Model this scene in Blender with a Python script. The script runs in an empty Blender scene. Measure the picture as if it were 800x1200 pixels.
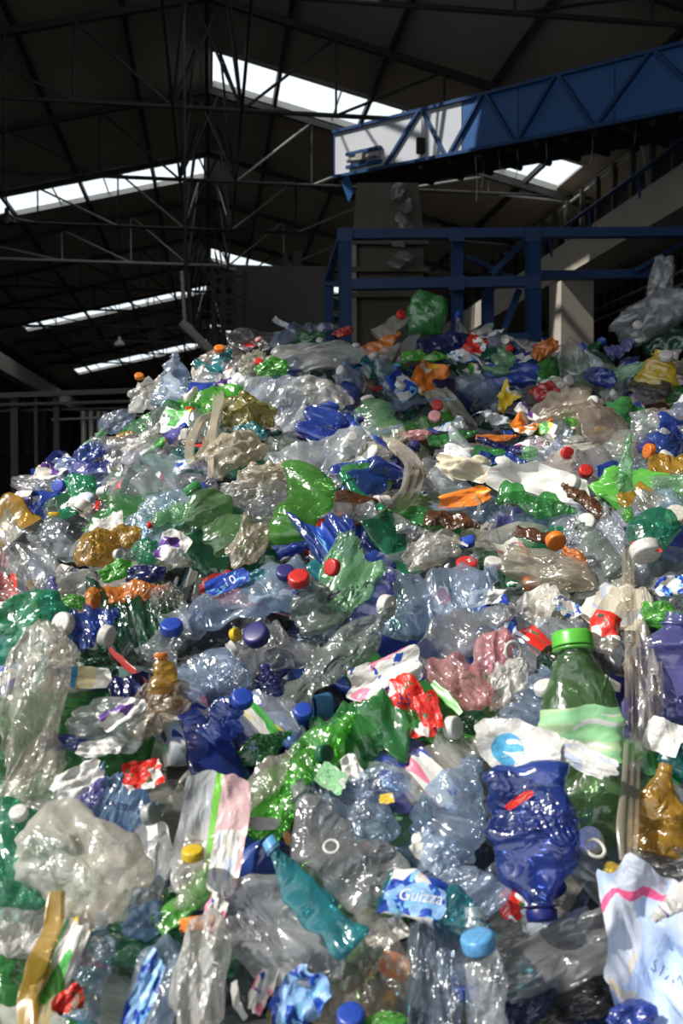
import bpy, math, random
import numpy as np
from mathutils import Vector, Matrix
from mathutils.bvhtree import BVHTree

# ------------------------------------------------------------------ camera, sky, sun, exposure
SC = bpy.context.scene
COL = SC.collection
W, H, FPX = 800, 1200, 1100.0
CZ = 1.1                                             # camera height above the hall floor
YAW, PITCH = math.radians(8.02), math.radians(-1.72)
cam_d = bpy.data.cameras.new('camera')
cam_d.sensor_fit = 'VERTICAL'
cam_d.sensor_height = 36.0
cam_d.lens = 36.0 * FPX / H
cam_d.clip_start, cam_d.clip_end = 0.05, 400
cam = bpy.data.objects.new('camera', cam_d)
COL.objects.link(cam)
cam.location = (0, 0, CZ)
cam.rotation_euler = (math.pi / 2 + PITCH, 0, -YAW)
SC.camera = cam
cam_d.dof.use_dof = True
cam_d.dof.focus_distance = 1.7
cam_d.dof.aperture_fstop = 9.0

world = bpy.data.worlds.new('sky')
SC.world = world
world.use_nodes = True
bgn = world.node_tree.nodes['Background']
bgn.inputs[0].default_value = (0.88, 0.94, 1.0, 1)
bgn.inputs[1].default_value = 1.5

SUN_TO = Vector((-0.66, -0.12, 0.74)).normalized()   # direction towards the sun
sun_d = bpy.data.lights.new('sun', 'SUN')
sun_d.energy = 5.0
sun_d.angle = math.radians(0.9)
sun_d.color = (1.0, 0.95, 0.87)
sun = bpy.data.objects.new('sun', sun_d)
COL.objects.link(sun)
sun.rotation_euler = SUN_TO.to_track_quat('Z', 'Y').to_euler()
sun.location = (-14, -4, 22)

SC.view_settings.view_transform = 'Standard'
SC.view_settings.look = 'None'
SC.view_settings.gamma = 1.0
SC.view_settings.use_curve_mapping = False
SC.view_settings.exposure = 0.0
SC.cycles.transparent_max_bounces = 14
SC.cycles.max_bounces = 8
SC.cycles.diffuse_bounces = 3
SC.cycles.glossy_bounces = 3
SC.cycles.sample_clamp_indirect = 4.0

RNG = random.Random(11)

# ------------------------------------------------------------------ frames of reference
F3 = np.array([math.sin(YAW) * math.cos(PITCH), math.cos(YAW) * math.cos(PITCH), math.sin(PITCH)])
R3 = np.array([math.cos(YAW), -math.sin(YAW), 0.0])
U3 = np.cross(R3, F3)
C3 = np.array([0, 0, CZ])
FH = np.array([math.sin(YAW), math.cos(YAW), 0.0])


def ray(px, py):
    return F3 + R3 * (px - 400) / FPX + U3 * (600 - py) / FPX


def P(px, py, d):
    """a world point at depth d (m) along the camera's axis"""
    return C3 + ray(px, py) * d


def proj(p):
    v = np.asarray(p) - C3
    d = v @ F3
    return 400 + FPX * (v @ R3) / d, 600 - FPX * (v @ U3) / d, d


# ------------------------------------------------------------------ small helpers
def link(name, mesh, mat=None, parent=None):
    o = bpy.data.objects.new(name, mesh)
    COL.objects.link(o)
    if mat is not None and mesh is not None and not mesh.materials:
        mesh.materials.append(mat)
    if parent is not None:
        o.parent = parent
    return o


def empty(name, loc=(0, 0, 0)):
    o = bpy.data.objects.new(name, None)
    o.empty_display_size = 0.1
    COL.objects.link(o)
    o.location = loc
    return o


def tag(o, label, cat, group=None, kind=None):
    if label:
        o['label'] = label
    if cat:
        o['category'] = cat
    if group:
        o['group'] = group
    if kind:
        o['kind'] = kind
    return o


def mesh_from(name, V, Fc, smooth=True, uv=None):
    me = bpy.data.meshes.new(name)
    me.from_pydata([tuple(v) for v in np.asarray(V).tolist()], [], Fc)
    if smooth:
        me.polygons.foreach_set('use_smooth', [True] * len(me.polygons))
    if uv is not None:
        l = me.uv_layers.new(name='UVMap')
        vi = np.zeros(len(me.loops), dtype=np.int32)
        me.loops.foreach_get('vertex_index', vi)
        l.data.foreach_set('uv', np.asarray(uv, dtype=np.float32)[vi].ravel())
    me.update()
    return me


def box_mesh(name, x0, x1, y0, y1, z0, z1):
    V = [(x, y, z) for x in (x0, x1) for y in (y0, y1) for z in (z0, z1)]
    Fc = [(0, 1, 3, 2), (4, 6, 7, 5), (0, 4, 5, 1), (2, 3, 7, 6), (0, 2, 6, 4), (1, 5, 7, 3)]
    return mesh_from(name, V, Fc, False)


UNIT_BOX = box_mesh('unit_bar', -.5, .5, -.5, .5, 0, 1)


def unit_rod(n=10):
    V, Fc = [], []
    for z in (0, 1):
        for i in range(n):
            a = 2 * math.pi * i / n
            V.append((.5 * math.cos(a), .5 * math.sin(a), z))
    for i in range(n):
        j = (i + 1) % n
        Fc.append((i, j, n + j, n + i))
    Fc.append(tuple(range(n - 1, -1, -1)))
    Fc.append(tuple(range(n, 2 * n)))
    return mesh_from('unit_rod', V, Fc, False)


def i_beam_mesh():
    """unit I section: x = web thickness direction, y = flange spread, along z"""
    pts = [(-.5, -.5), (.5, -.5), (.5, -.36), (.1, -.36), (.1, .36), (.5, .36), (.5, .5), (-.5, .5), (-.5, .36), (-.1, .36), (-.1, -.36), (-.5, -.36)]
    n = len(pts)
    V = [(x, y, 0) for x, y in pts] + [(x, y, 1) for x, y in pts]
    Fc = [(i, (i + 1) % n, n + (i + 1) % n, n + i) for i in range(n)]
    Fc += [tuple(range(n - 1, -1, -1)), tuple(range(n, 2 * n))]
    return mesh_from('unit_i_beam', V, Fc, False)


ROD, IBEAM = unit_rod(), i_beam_mesh()
_shared = {}


def bar(name, a, b, w, h, mat, parent=None, shape='box'):
    """a straight member from a to b, section w x h, sharing one unit mesh per shape and material"""
    a, b = Vector(a), Vector(b)
    if parent is not None:
        off = parent.location
        a, b = a - off, b - off
    key = (shape, mat.name)
    if key not in _shared:
        me = {'box': UNIT_BOX, 'rod': ROD, 'i': IBEAM}[shape].copy()
        me.materials.append(mat)
        _shared[key] = me
    o = link(name, _shared[key], None, parent)
    d = b - a
    z = d.normalized()
    up = Vector((0, 0, 1)) if abs(z.z) < .95 else Vector((0, 1, 0))
    x = up.cross(z).normalized()
    y = z.cross(x)
    m = Matrix((x, y, z)).transposed().to_4x4()
    o.matrix_basis = Matrix.Translation(a) @ m @ Matrix.Diagonal((w, h, d.length, 1))
    return o


# ------------------------------------------------------------------ materials
def new_mat(name):
    m = bpy.data.materials.new(name)
    m.use_nodes = True
    nt = m.node_tree
    nt.nodes.clear()
    out = nt.nodes.new('ShaderNodeOutputMaterial')
    return m, nt, out


def N(nt, typ, **kw):
    n = nt.nodes.new('ShaderNode' + typ)
    for k, v in kw.items():
        if k.startswith('i_'):
            key = k[2:]
            key = int(key) if key.isdigit() else key
            n.inputs[key].default_value = v
        else:
            setattr(n, k, v)
    return n


def plain(name, col, rough=.6, metal=0.0, var=.25, scale=4.0, bump=.0, spec=.4):
    m, nt, out = new_mat(name)
    b = N(nt, 'BsdfPrincipled')
    b.inputs['Roughness'].default_value = rough
    b.inputs['Metallic'].default_value = metal
    b.inputs['Specular IOR Level'].default_value = spec
    tc = N(nt, 'TexCoord')
    nz = N(nt, 'TexNoise', i_Scale=scale, i_Detail=5.0)
    nt.links.new(tc.outputs['Object'], nz.inputs['Vector'])
    mx = N(nt, 'MixRGB')
    mx.inputs[1].default_value = (*[c * (1 - var) for c in col], 1)
    mx.inputs[2].default_value = (*[min(1, c * (1 + var)) for c in col], 1)
    nt.links.new(nz.outputs['Fac'], mx.inputs[0])
    nt.links.new(mx.outputs[0], b.inputs['Base Color'])
    if bump:
        bp = N(nt, 'Bump', i_Strength=bump, i_Distance=.02)
        nt.links.new(nz.outputs['Fac'], bp.inputs['Height'])
        nt.links.new(bp.outputs[0], b.inputs['Normal'])
    nt.links.new(b.outputs[0], out.inputs[0])
    return m


def crinkle(nt, coord, scale, dist=.02, strength=.8, vary=None):
    """fine creases: Voronoi facets with sharp edges + finer noise -> bump normal"""
    v = N(nt, 'TexNoise', noise_type='RIDGED_MULTIFRACTAL', i_Scale=scale * .34, i_Detail=2.2, i_Distortion=.9)
    nz = N(nt, 'TexNoise', i_Scale=scale * .5, i_Detail=2.0, i_Distortion=1.2)
    wob = N(nt, 'VectorMath', operation='MULTIPLY_ADD')
    nt.links.new(nz.outputs['Color'], wob.inputs[0])
    wob.inputs[1].default_value = (.16, .16, .16)
    nt.links.new(coord, wob.inputs[2])
    nt.links.new(coord, nz.inputs['Vector'])
    nt.links.new(wob.outputs[0], v.inputs['Vector'])
    add = N(nt, 'Math', operation='MULTIPLY_ADD', i_1=.8)
    nt.links.new(nz.outputs['Fac'], add.inputs[0])
    nt.links.new(v.outputs['Fac'], add.inputs[2])
    bp = N(nt, 'Bump', i_Strength=strength, i_Distance=dist)
    if vary is not None:                 # some pieces, and some patches of a piece, are smoother than others
        pm = N(nt, 'TexNoise', i_Scale=2.6, i_Detail=1.0)
        nt.links.new(coord, pm.inputs['Vector'])
        mr = N(nt, 'MapRange', i_1=.38, i_2=.66, i_3=.12, i_4=1.0)
        nt.links.new(pm.outputs['Fac'], mr.inputs[0])
        m2 = N(nt, 'MapRange', i_3=.35 * strength, i_4=1.15 * strength)
        nt.links.new(vary, m2.inputs[0])
        mu = N(nt, 'Math', operation='MULTIPLY')
        nt.links.new(mr.outputs[0], mu.inputs[0])
        nt.links.new(m2.outputs[0], mu.inputs[1])
        nt.links.new(mu.outputs[0], bp.inputs['Strength'])
    nt.links.new(add.outputs[0], bp.inputs['Height'])
    return bp, nz


def plastic(name, scale=16.0, rough=.13, strength=.8, tint=.85, film=False):
    """thin clear or tinted plastic: colour and haze come from the object's own colour and alpha"""
    m, nt, out = new_mat(name)
    oi = N(nt, 'ObjectInfo')
    tc = N(nt, 'TexCoord')
    rnd = N(nt, 'VectorMath', operation='ADD')
    cx = N(nt, 'CombineXYZ')
    ml = N(nt, 'Math', operation='MULTIPLY', i_1=37.0)
    nt.links.new(oi.outputs['Random'], ml.inputs[0])
    for k in range(3):
        nt.links.new(ml.outputs[0], cx.inputs[k])
    nt.links.new(tc.outputs['Object'], rnd.inputs[0])
    nt.links.new(cx.outputs[0], rnd.inputs[1])
    bp, nz = crinkle(nt, rnd.outputs[0], scale, .02 if not film else .016, strength, oi.outputs['Random'])
    gm = N(nt, 'Gamma', i_1=.5)          # one wall lets through the square root of what both walls do
    nt.links.new(oi.outputs['Color'], gm.inputs[0])
    gd = N(nt, 'Gamma', i_1=.85)         # diffuse colour lifted above the tint for a lit look
    nt.links.new(oi.outputs['Color'], gd.inputs[0])
    tm = N(nt, 'MixRGB', i_0=tint)
    tm.inputs[1].default_value = (1, 1, 1, 1)
    nt.links.new(gm.outputs[0], tm.inputs[2])
    tr = N(nt, 'BsdfTransparent')
    nt.links.new(tm.outputs[0], tr.inputs[0])
    df = N(nt, 'BsdfDiffuse')
    tl = N(nt, 'BsdfTranslucent')
    for n in (df, tl):
        nt.links.new(gd.outputs[0], n.inputs[0])
        nt.links.new(bp.outputs[0], n.inputs['Normal'])
    dt = N(nt, 'MixShader', i_0=.32)
    nt.links.new(df.outputs[0], dt.inputs[1])
    nt.links.new(tl.outputs[0], dt.inputs[2])
    # haze varies over the surface (dusty, scuffed, stress-whitened patches)
    hz = N(nt, 'MapRange', i_1=.3, i_2=.75, i_3=.55, i_4=1.35)
    big = N(nt, 'TexNoise', i_Scale=4.0, i_Detail=4.0)
    nt.links.new(rnd.outputs[0], big.inputs['Vector'])
    nt.links.new(big.outputs['Fac'], hz.inputs[0])
    hm = N(nt, 'Math', operation='MULTIPLY', use_clamp=True)
    nt.links.new(oi.outputs['Alpha'], hm.inputs[0])
    nt.links.new(hz.outputs[0], hm.inputs[1])
    base = N(nt, 'MixShader')
    nt.links.new(hm.outputs[0], base.inputs[0])
    nt.links.new(tr.outputs[0], base.inputs[1])
    nt.links.new(dt.outputs[0], base.inputs[2])
    lw = N(nt, 'LayerWeight', i_0=.35)
    nt.links.new(bp.outputs[0], lw.inputs['Normal'])
    pw = N(nt, 'Math', operation='POWER', i_1=2.5)
    nt.links.new(lw.outputs['Facing'], pw.inputs[0])
    fr = N(nt, 'Math', operation='MULTIPLY_ADD', i_1=.6, i_2=.075, use_clamp=True)
    nt.links.new(pw.outputs[0], fr.inputs[0])
    gl = N(nt, 'BsdfGlossy', i_Roughness=rough)
    gl.inputs[0].default_value = (1, 1, 1, 1)
    nt.links.new(bp.outputs[0], gl.inputs['Normal'])
    fin = N(nt, 'MixShader')
    nt.links.new(fr.outputs[0], fin.inputs[0])
    nt.links.new(base.outputs[0], fin.inputs[1])
    nt.links.new(gl.outputs[0], fin.inputs[2])
    nt.links.new(fin.outputs[0], out.inputs[0])
    return m


def opaque(name, rough=.35, bump=.0, scale=20):
    """moulded opaque plastic, colour from the object"""
    m, nt, out = new_mat(name)
    b = N(nt, 'BsdfPrincipled', i_Roughness=rough)
    oi = N(nt, 'ObjectInfo')
    tc = N(nt, 'TexCoord')
    nz = N(nt, 'TexNoise', i_Scale=scale * .3, i_Detail=6.0)
    nt.links.new(tc.outputs['Object'], nz.inputs['Vector'])
    mr = N(nt, 'MapRange', i_1=.35, i_2=.7, i_3=.7, i_4=1.0)
    nt.links.new(nz.outputs['Fac'], mr.inputs[0])
    mx = N(nt, 'MixRGB', blend_type='MULTIPLY', i_0=1.0)
    nt.links.new(oi.outputs['Color'], mx.inputs[1])
    nt.links.new(mr.outputs[0], mx.inputs[2])
    nt.links.new(mx.outputs[0], b.inputs['Base Color'])
    if bump:
        bp, _ = crinkle(nt, tc.outputs['Object'], scale, .02, bump)
        nt.links.new(bp.outputs[0], b.inputs['Normal'])
    nt.links.new(b.outputs[0], out.inputs[0])
    return m


def printed(name, cols, scale=(3, 2), stripe=None, rough=.35, seed=0.0, thr=.5):
    """a printed wrapper: blotches of ink colours over the object's own paper colour, by UV"""
    m, nt, out = new_mat(name)
    b = N(nt, 'BsdfPrincipled', i_Roughness=rough)
    oi = N(nt, 'ObjectInfo')
    tc = N(nt, 'TexCoord')
    mp = N(nt, 'Mapping')
    mp.inputs['Scale'].default_value = (scale[0], scale[1], 1)
    mp.inputs['Location'].default_value = (seed, seed * .7, seed * .3)
    nt.links.new(tc.outputs['UV'], mp.inputs[0])
    src = oi.outputs['Color']
    for k, (c, t0) in enumerate(cols):
        nz = N(nt, 'TexNoise', i_Scale=1.0 + .8 * k, i_Detail=.6 + k, i_Distortion=.5)
        ad = N(nt, 'VectorMath', operation='ADD')
        ad.inputs[1].default_value = (7.3 * k, 3.1 * k, 1.7 * k)
        nt.links.new(mp.outputs[0], ad.inputs[0])
        nt.links.new(ad.outputs[0], nz.inputs['Vector'])
        gt = N(nt, 'Math', operation='GREATER_THAN', i_1=t0)
        nt.links.new(nz.outputs['Fac'], gt.inputs[0])
        mx = N(nt, 'MixRGB')
        nt.links.new(gt.outputs[0], mx.inputs[0])
        nt.links.new(src, mx.inputs[1])
        mx.inputs[2].default_value = (*c, 1)
        src = mx.outputs[0]
    if stripe:
        sx = N(nt, 'SeparateXYZ')
        nt.links.new(tc.outputs['UV'], sx.inputs[0])
        for axis, lo, hi, c in stripe:
            g1 = N(nt, 'Math', operation='GREATER_THAN', i_1=lo)
            g2 = N(nt, 'Math', operation='LESS_THAN', i_1=hi)
            nt.links.new(sx.outputs[axis], g1.inputs[0])
            nt.links.new(sx.outputs[axis], g2.inputs[0])
            mu = N(nt, 'Math', operation='MULTIPLY')
            nt.links.new(g1.outputs[0], mu.inputs[0])
            nt.links.new(g2.outputs[0], mu.inputs[1])
            mx = N(nt, 'MixRGB')
            nt.links.new(mu.outputs[0], mx.inputs[0])
            nt.links.new(src, mx.inputs[1])
            mx.inputs[2].default_value = (*c, 1)
            src = mx.outputs[0]
    bp, _ = crinkle(nt, tc.outputs['Object'], 8, .02, .22)
    nt.links.new(src, b.inputs['Base Color'])
    nt.links.new(bp.outputs[0], b.inputs['Normal'])
    nt.links.new(b.outputs[0], out.inputs[0])
    return m


M_PET = plastic('crushed bottle plastic', 12, .18, .95, .85)
M_PETB = plastic('coarse crushed bottle plastic', 7, .15, .95, .85)
M_FILM = plastic('wrinkled film', 11, .22, .9, .8, True)
M_OPQ = opaque('moulded plastic', .35)
M_CRUMP = opaque('crumpled opaque plastic', .45, .8, 12)
BLU, LBL, RED, GRN, PNK, YEL, WHT, ORG, PUR = (.02, .07, .42), (.2, .5, .8), (.65, .03, .02), (.07, .38, .07), (.75, .22, .33), (.75, .55, .05), (.68, .68, .66), (.8, .22, .03), (.14, .06, .3)
PRINT = {
    'blue': printed('blue printed label', [(BLU, .5), (LBL, .6)], (3, 2), None, .35, 1.3),
    'red': printed('red printed label', [(RED, .48), ((.05, .12, .05), .68)], (2.6, 2), None, .35, 4.1),
    'green': printed('green printed label', [(GRN, .52), (YEL, .66)], (3, 2), None, .35, 2.2),
    'pale': printed('pale green torn label', [((.45, .62, .36), .5), (WHT, .62)], (2, 3), None, .45, 5.0),
    'pink': printed('pink printed label', [(PNK, .56), (BLU, .68)], (3, 2), None, .35, 6.3),
    'white': printed('white printed paper', [((.55, .62, .75), .62), ((.25, .25, .3), .72)], (4, 3), None, .5, 7.7),
    'orange': printed('orange printed label', [(ORG, .46), (YEL, .64), (GRN, .72)], (2, 2), None, .35, 8.1),
    'stripe': printed('striped carton print', [((.6, .6, .55), .62)], (2, 2), [(0, .0, .38, (.05, .3, .62)), (0, .38, .72, (.72, .66, .4))], .4, 9.0),
    'foil': printed('foil pouch print', [((.5, .5, .5), .6)], (3, 2), [(1, .44, .54, (.18, .55, .06)), (1, -.1, .44, (.74, .5, .52))], .3, 3.3),
    'bag': printed('pale blue printed bag', [((.45, .57, .8), .52), ((.7, .6, .48), .7)], (2, 2), [(0, .84, .88, (.75, .1, .25))], .45, 2.7),
    'emblem': printed('emblem print', [((.7, .8, .85), .56)], (1.2, 3), None, .4, 3.7),
    'purple': printed('purple print on film', [(PUR, .55), (WHT, .62)], (3, 2), None, .3, 1.9),
    'plain': printed('plain white wrapper', [((.7, .7, .68), .6)], (2, 2), None, .5, .4),
}
M_LETTER = plain('dark blue ink', (.02, .03, .12), .5)
M_LETTERW = plain('white ink', (.85, .87, .9), .5)
M_LETTERG = plain('grey blue ink', (.16, .2, .34), .5)
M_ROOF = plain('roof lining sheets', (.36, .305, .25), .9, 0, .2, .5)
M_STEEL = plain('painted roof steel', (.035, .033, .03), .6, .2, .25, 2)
M_STEELP = plain('pale galvanised and sunlit steel', (.36, .34, .31), .5, .3, .2, 3)  # also paints the sunlit look of some truss members
M_CONC = plain('grey concrete', (.44, .40, .34), .85, 0, .2, 2.5, .2)
M_DARK = plain('dark wall sheeting', (.03, .027, .025), .9, 0, .3, 1)
M_FLOOR = plain('stained concrete floor', (.10, .095, .09), .8, 0, .4, 1.2)
M_BLUE = plain('blue machine paint', (.032, .105, .28), .42, 0, .12, 3)
M_PALE = plain('pale grey sheet', (.55, .58, .63), .4, .1, .12, 1.5)
M_BLUED = plain('dark blue steel paint', (.012, .05, .15), .5, 0, .2, 4)
M_BLACK = plain('black rubber belt', (.012, .012, .014), .8)
M_CHUTE = plain('grey brown hopper steel', (.13, .115, .09), .7, .1, .25, 3, .1)
M_HOUSE = plain('dusty brown housing', (.09, .08, .068), .8, 0, .25, 1)
M_LAMP = plain('white enamel lamp', (.85, .84, .8), .4)
M_LAMPD = plain('dark enamel lamp', (.03, .03, .03), .4)


def glass_mat():
    m, nt, out = new_mat('rooflight glazing')
    t = N(nt, 'BsdfTransparent')
    t.inputs[0].default_value = (.93, .95, .96, 1)
    g = N(nt, 'BsdfGlossy', i_Roughness=.1)
    mx = N(nt, 'MixShader', i_0=.05)
    nt.links.new(t.outputs[0], mx.inputs[1])
    nt.links.new(g.outputs[0], mx.inputs[2])
    nt.links.new(mx.outputs[0], out.inputs[0])
    return m


M_GLASS = glass_mat()

# ================================================================== THE HALL
RIDGE, SLOPE, EAVE_L, EAVE_R, BACK, FRONT = CZ + 9.0, .245, 9.6, 9.2, 78.0, -9.0


def zr(u):
    return RIDGE - SLOPE * abs(u)


STRIPS = {-1: [(25.9, 28.0), (42.4, 44.7), (59.0, 61.8)], 1: [(19.8, 21.6), (36.2, 38.3), (52.8, 55.2)]}
STRIP_U = (.12, 8.2)


def roof_open(s, a, b, y0, y1):
    """where the roof has no sheets: unseen gaps, shaped to let sun onto heap, conveyor end and column"""
    um, ym = (a + b) / 2, (y0 + y1) / 2
    if s < 0 and um > 4.9 and -4 < ym < 1.3:
        return True
    if s < 0 and um > 6.1 and -4 < ym < 3.1:
        return True
    if s < 0 and um < 2.1 and 14.3 < ym < 15.8:
        return True
    if s > 0 and .12 < um < 2.1 and 14.3 < ym < 15.8:
        return True
    if um < .6 and 12.3 < ym < 14.3:
        return True
    return False


def roof_box(name, s, a, b, y0, y1, th, dz, mat, parent):
    V = []
    for u in (a, b):
        for y in (y0, y1):
            for t in (0, th):
                V.append((s * u, y, zr(u) + dz + t))
    Fc = [(0, 1, 3, 2), (4, 6, 7, 5), (0, 4, 5, 1), (2, 3, 7, 6), (0, 2, 6, 4), (1, 5, 7, 3)]
    if s < 0:
        Fc = [f[::-1] for f in Fc]
    return link(name, mesh_from(name, V, Fc, False), mat, parent)


ceiling = tag(empty('ceiling'), None, None, None, 'structure')
UB = {-1: [0, .12, .6, 2.1, 4.9, 6.1, 8.2, EAVE_L], 1: [0, .12, .6, 2.1, 4.1, 6.1, 8.2, EAVE_R]}
for s in (-1, 1):
    ys = sorted(set([FRONT, -4, 1.3, 3.1, 12.3, 14.3, 15.8] + [17.4 + 4.1 * k for k in range(-6, 15)] + [y for st in STRIPS[s] for y in st] + [BACK]))
    ys = [y for y in ys if FRONT <= y <= BACK]
    for y0, y1 in zip(ys[:-1], ys[1:]):
        strip = any(a <= (y0 + y1) / 2 <= b for a, b in STRIPS[s])
        for k, (a, b) in enumerate(zip(UB[s][:-1], UB[s][1:])):
            if strip and a >= STRIP_U[0] - 1e-6 and b <= STRIP_U[1] + 1e-6:
                continue
            if roof_open(s, a, b, y0, y1):
                continue
            roof_box('roof_panel', s, a, b, y0, y1, .07, .012 * (k % 2), M_ROOF, ceiling)
n = 0
for s in (-1, 1):
    for y0, y1 in STRIPS[s]:
        n += 1
        w = tag(empty('window_%d' % n), None, None, None, 'structure')
        us = np.linspace(STRIP_U[0], STRIP_U[1], 7)
        for a, b in zip(us[:-1], us[1:]):
            roof_box('pane', s, a + .02, b - .02, y0 + .04, y1 - .04, .012, .05, M_GLASS, w)
            bar('glazing_bar', (s * b, y0, zr(b) + .03), (s * b, y1, zr(b) + .03), .03, .05, M_STEELP, w)
        for y in (y0, y1):
            bar('curb', (s * STRIP_U[0], y, zr(STRIP_U[0]) + .02), (s * STRIP_U[1], y, zr(STRIP_U[1]) + .02), .1, .14, M_STEELP, w)

floor = tag(link('floor', box_mesh('floor', -30, 30, -12, BACK + 1, -.2, 0), M_FLOOR), None, None, None, 'structure')
for nm, a in (('wall_left', (-EAVE_L - .2, -EAVE_L, 3.1, BACK, 0, zr(EAVE_L))), ('wall_right', (EAVE_R, EAVE_R + .2, FRONT, BACK, 0, zr(EAVE_R))),
              ('wall_front_shade', (-1.0, EAVE_R, FRONT, FRONT + .2, 0, zr(EAVE_R))), ('wall_back', (-EAVE_L, EAVE_R, BACK, BACK + .2, 0, RIDGE))):  # part front wall added behind the camera to cut ambient fill
    tag(link(nm, box_mesh(nm, *a), M_DARK), None, None, None, 'structure')
# wall stanchions and sheeting rails down both sides
for s, e, nm in ((-1, EAVE_L, 'wall_left'), (1, EAVE_R, 'wall_right')):
    wl = bpy.data.objects[nm]
    for k in range(-2, 14):
        y = 17.4 + 4.1 * k
        bar('stanchion', (s * (e - .12), y, 0), (s * (e - .12), y, zr(e) - .1), .2, .24, M_STEEL, wl, 'i')
    for z in (2.6, 4.2, 5.8):
        bar('sheeting_rail', (s * (e - .05), 4, z + CZ - 1.1), (s * (e - .05), BACK, z + CZ - 1.1), .1, .1, M_STEEL, wl)

# ------------------------------------------------------------------ roof trusses
NODES = [.62, 2.35, 4.4, 6.5, 8.7]
ORD = ['first', 'second', 'third', 'fourth', 'fifth', 'sixth', 'seventh', 'eighth', 'ninth', 'tenth', 'eleventh', 'twelfth']
HB = CZ + 6.8
for k in range(11):
    y = 13.3 + 4.1 * k
    t = tag(empty('roof_truss', (0, y, HB)), 'thin dark steel roof truss spanning the hall, %s back from the open front' % ORD[k], 'truss', 'roof trusses')
    lit = M_STEELP if k == 4 else M_STEEL  # this truss's chord coloured paler to look sunlit
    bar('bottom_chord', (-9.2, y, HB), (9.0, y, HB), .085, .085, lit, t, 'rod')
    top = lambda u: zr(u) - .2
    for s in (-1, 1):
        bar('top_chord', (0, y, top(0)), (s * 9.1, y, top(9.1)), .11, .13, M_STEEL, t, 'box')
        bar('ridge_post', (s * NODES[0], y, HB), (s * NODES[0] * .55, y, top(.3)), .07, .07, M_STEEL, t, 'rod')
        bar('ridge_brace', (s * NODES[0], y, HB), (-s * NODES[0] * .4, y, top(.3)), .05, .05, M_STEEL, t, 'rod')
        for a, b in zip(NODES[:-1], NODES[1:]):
            bar('diagonal', (s * a, y, HB), (s * b, y, top(b)), .055, .055, M_STEELP if (k in (3, 4) or (k == 2 and s > 0)) else M_STEEL, t, 'rod')  # paler diagonals stand in for sunlit ones
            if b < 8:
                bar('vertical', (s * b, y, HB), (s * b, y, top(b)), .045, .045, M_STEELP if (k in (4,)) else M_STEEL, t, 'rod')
# purlins run front to back under the sheets
for s, sn in ((-1, 'lamp'), (1, 'conveyor')):
    for i, u in enumerate((1.5, 3.4, 5.4, 7.4)):
        p = bar('roof_purlin', (s * u, 3.2, zr(u) - .07), (s * u, BACK, zr(u) - .07), .08, .12, M_STEEL)
        tag(p, 'long dark steel purlin under the roof slope on the %s side, %s from the ridge' % (sn, ORD[i]), 'purlin', 'roof purlins')
# ridge bracing between the trusses
rb = tag(empty('ridge_bracing', (0, 13.3, HB)), 'zigzag steel bracing running along under the roof ridge', 'bracing')
for k in range(10):
    y0, y1 = 13.3 + 4.1 * k, 17.4 + 4.1 * k
    for s in (-1, 1):
        bar('tie', (s * .62, y0, HB), (s * .62, y1, HB), .06, .06, M_STEEL, rb, 'rod')
        bar('brace', (s * .62, y0, HB), (s * .25, (y0 + y1) / 2, zr(0) - .25), .05, .05, M_STEEL, rb, 'rod')
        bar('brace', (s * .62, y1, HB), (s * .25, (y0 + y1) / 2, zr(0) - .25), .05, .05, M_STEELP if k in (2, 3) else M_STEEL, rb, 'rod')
    bar('ridge_beam', (0, y0, zr(0) - .25), (0, y1, zr(0) - .25), .1, .1, M_STEEL, rb, 'rod')

el = tag(empty('eave_lattice', (8.5, 13, CZ + 6.6)), 'pale steel lattice running along the eave above the concrete gallery', 'lattice')
for dz, du in ((6.55, 8.35), (6.85, 8.6)):
    bar('rail', (du, 12, CZ + dz), (du, 46, CZ + dz), .07, .07, M_STEELP, el, 'rod')
for k in range(16):
    y = 12 + 2.05 * k
    bar('brace', (8.35, y, CZ + 6.55), (8.6, y + 1.02, CZ + 6.85), .05, .05, M_STEELP, el, 'rod')
for k in range(8):
    y = 13.3 + 4.1 * k
    bar('strut', (8.35, y, CZ + 6.55), (8.9, y + .6, CZ + 4.9), .07, .07, M_STEELP, el, 'rod')

# ------------------------------------------------------------------ concrete gallery on the right, beam on the left
for nm, u0, u1, z0, z1, y0 in (('gallery_beam', 6.3, 6.9, 3.72, 4.3, 6.0), ('crane_beam', -9.4, -8.9, 4.95, 5.7, 4.0)):
    o = link(nm, box_mesh(nm, u0, u1, y0, BACK, CZ + z0, CZ + z1), M_CONC)
    tag(o, 'long pale concrete beam above the square column, running back along the hall' if nm == 'gallery_beam'
        else 'long grey concrete beam on the far side of the hall behind the pipe rack', 'beam', None, 'structure')
gs = link('gallery_slab', box_mesh('gallery_slab', 6.9, EAVE_R, 6.0, BACK, CZ + 4.05, CZ + 4.25), M_CONC)
tag(gs, None, None, None, 'structure')
for i, y in enumerate((16.7, 24.9, 33.1, 41.3)):
    o = link('concrete_column', box_mesh('concrete_column', 6.33, 6.95, y - .3, y + .3, 0, CZ + 3.72), M_CONC)
    tag(o, 'square pale concrete column under the gallery beam, %s back' % ORD[i], 'column', 'gallery columns', 'structure')
sc_ = tag(empty('slatted_screen', (8.2, 6, 0)), 'dark screen of upright steel bars with two pale rails behind the concrete column', 'screen')
for k in range(64):
    y = 8.5 + .42 * k
    bar('upright_bar', (8.2, y, 0), (8.2, y, CZ + 4.0), .09, .06, M_STEEL, sc_)
    if k % 2 == 0:
        bar('upright_bar', (8.3, y, CZ + 4.25), (8.3, y, CZ + 6.6), .1, .1, M_STEEL, sc_)
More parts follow.
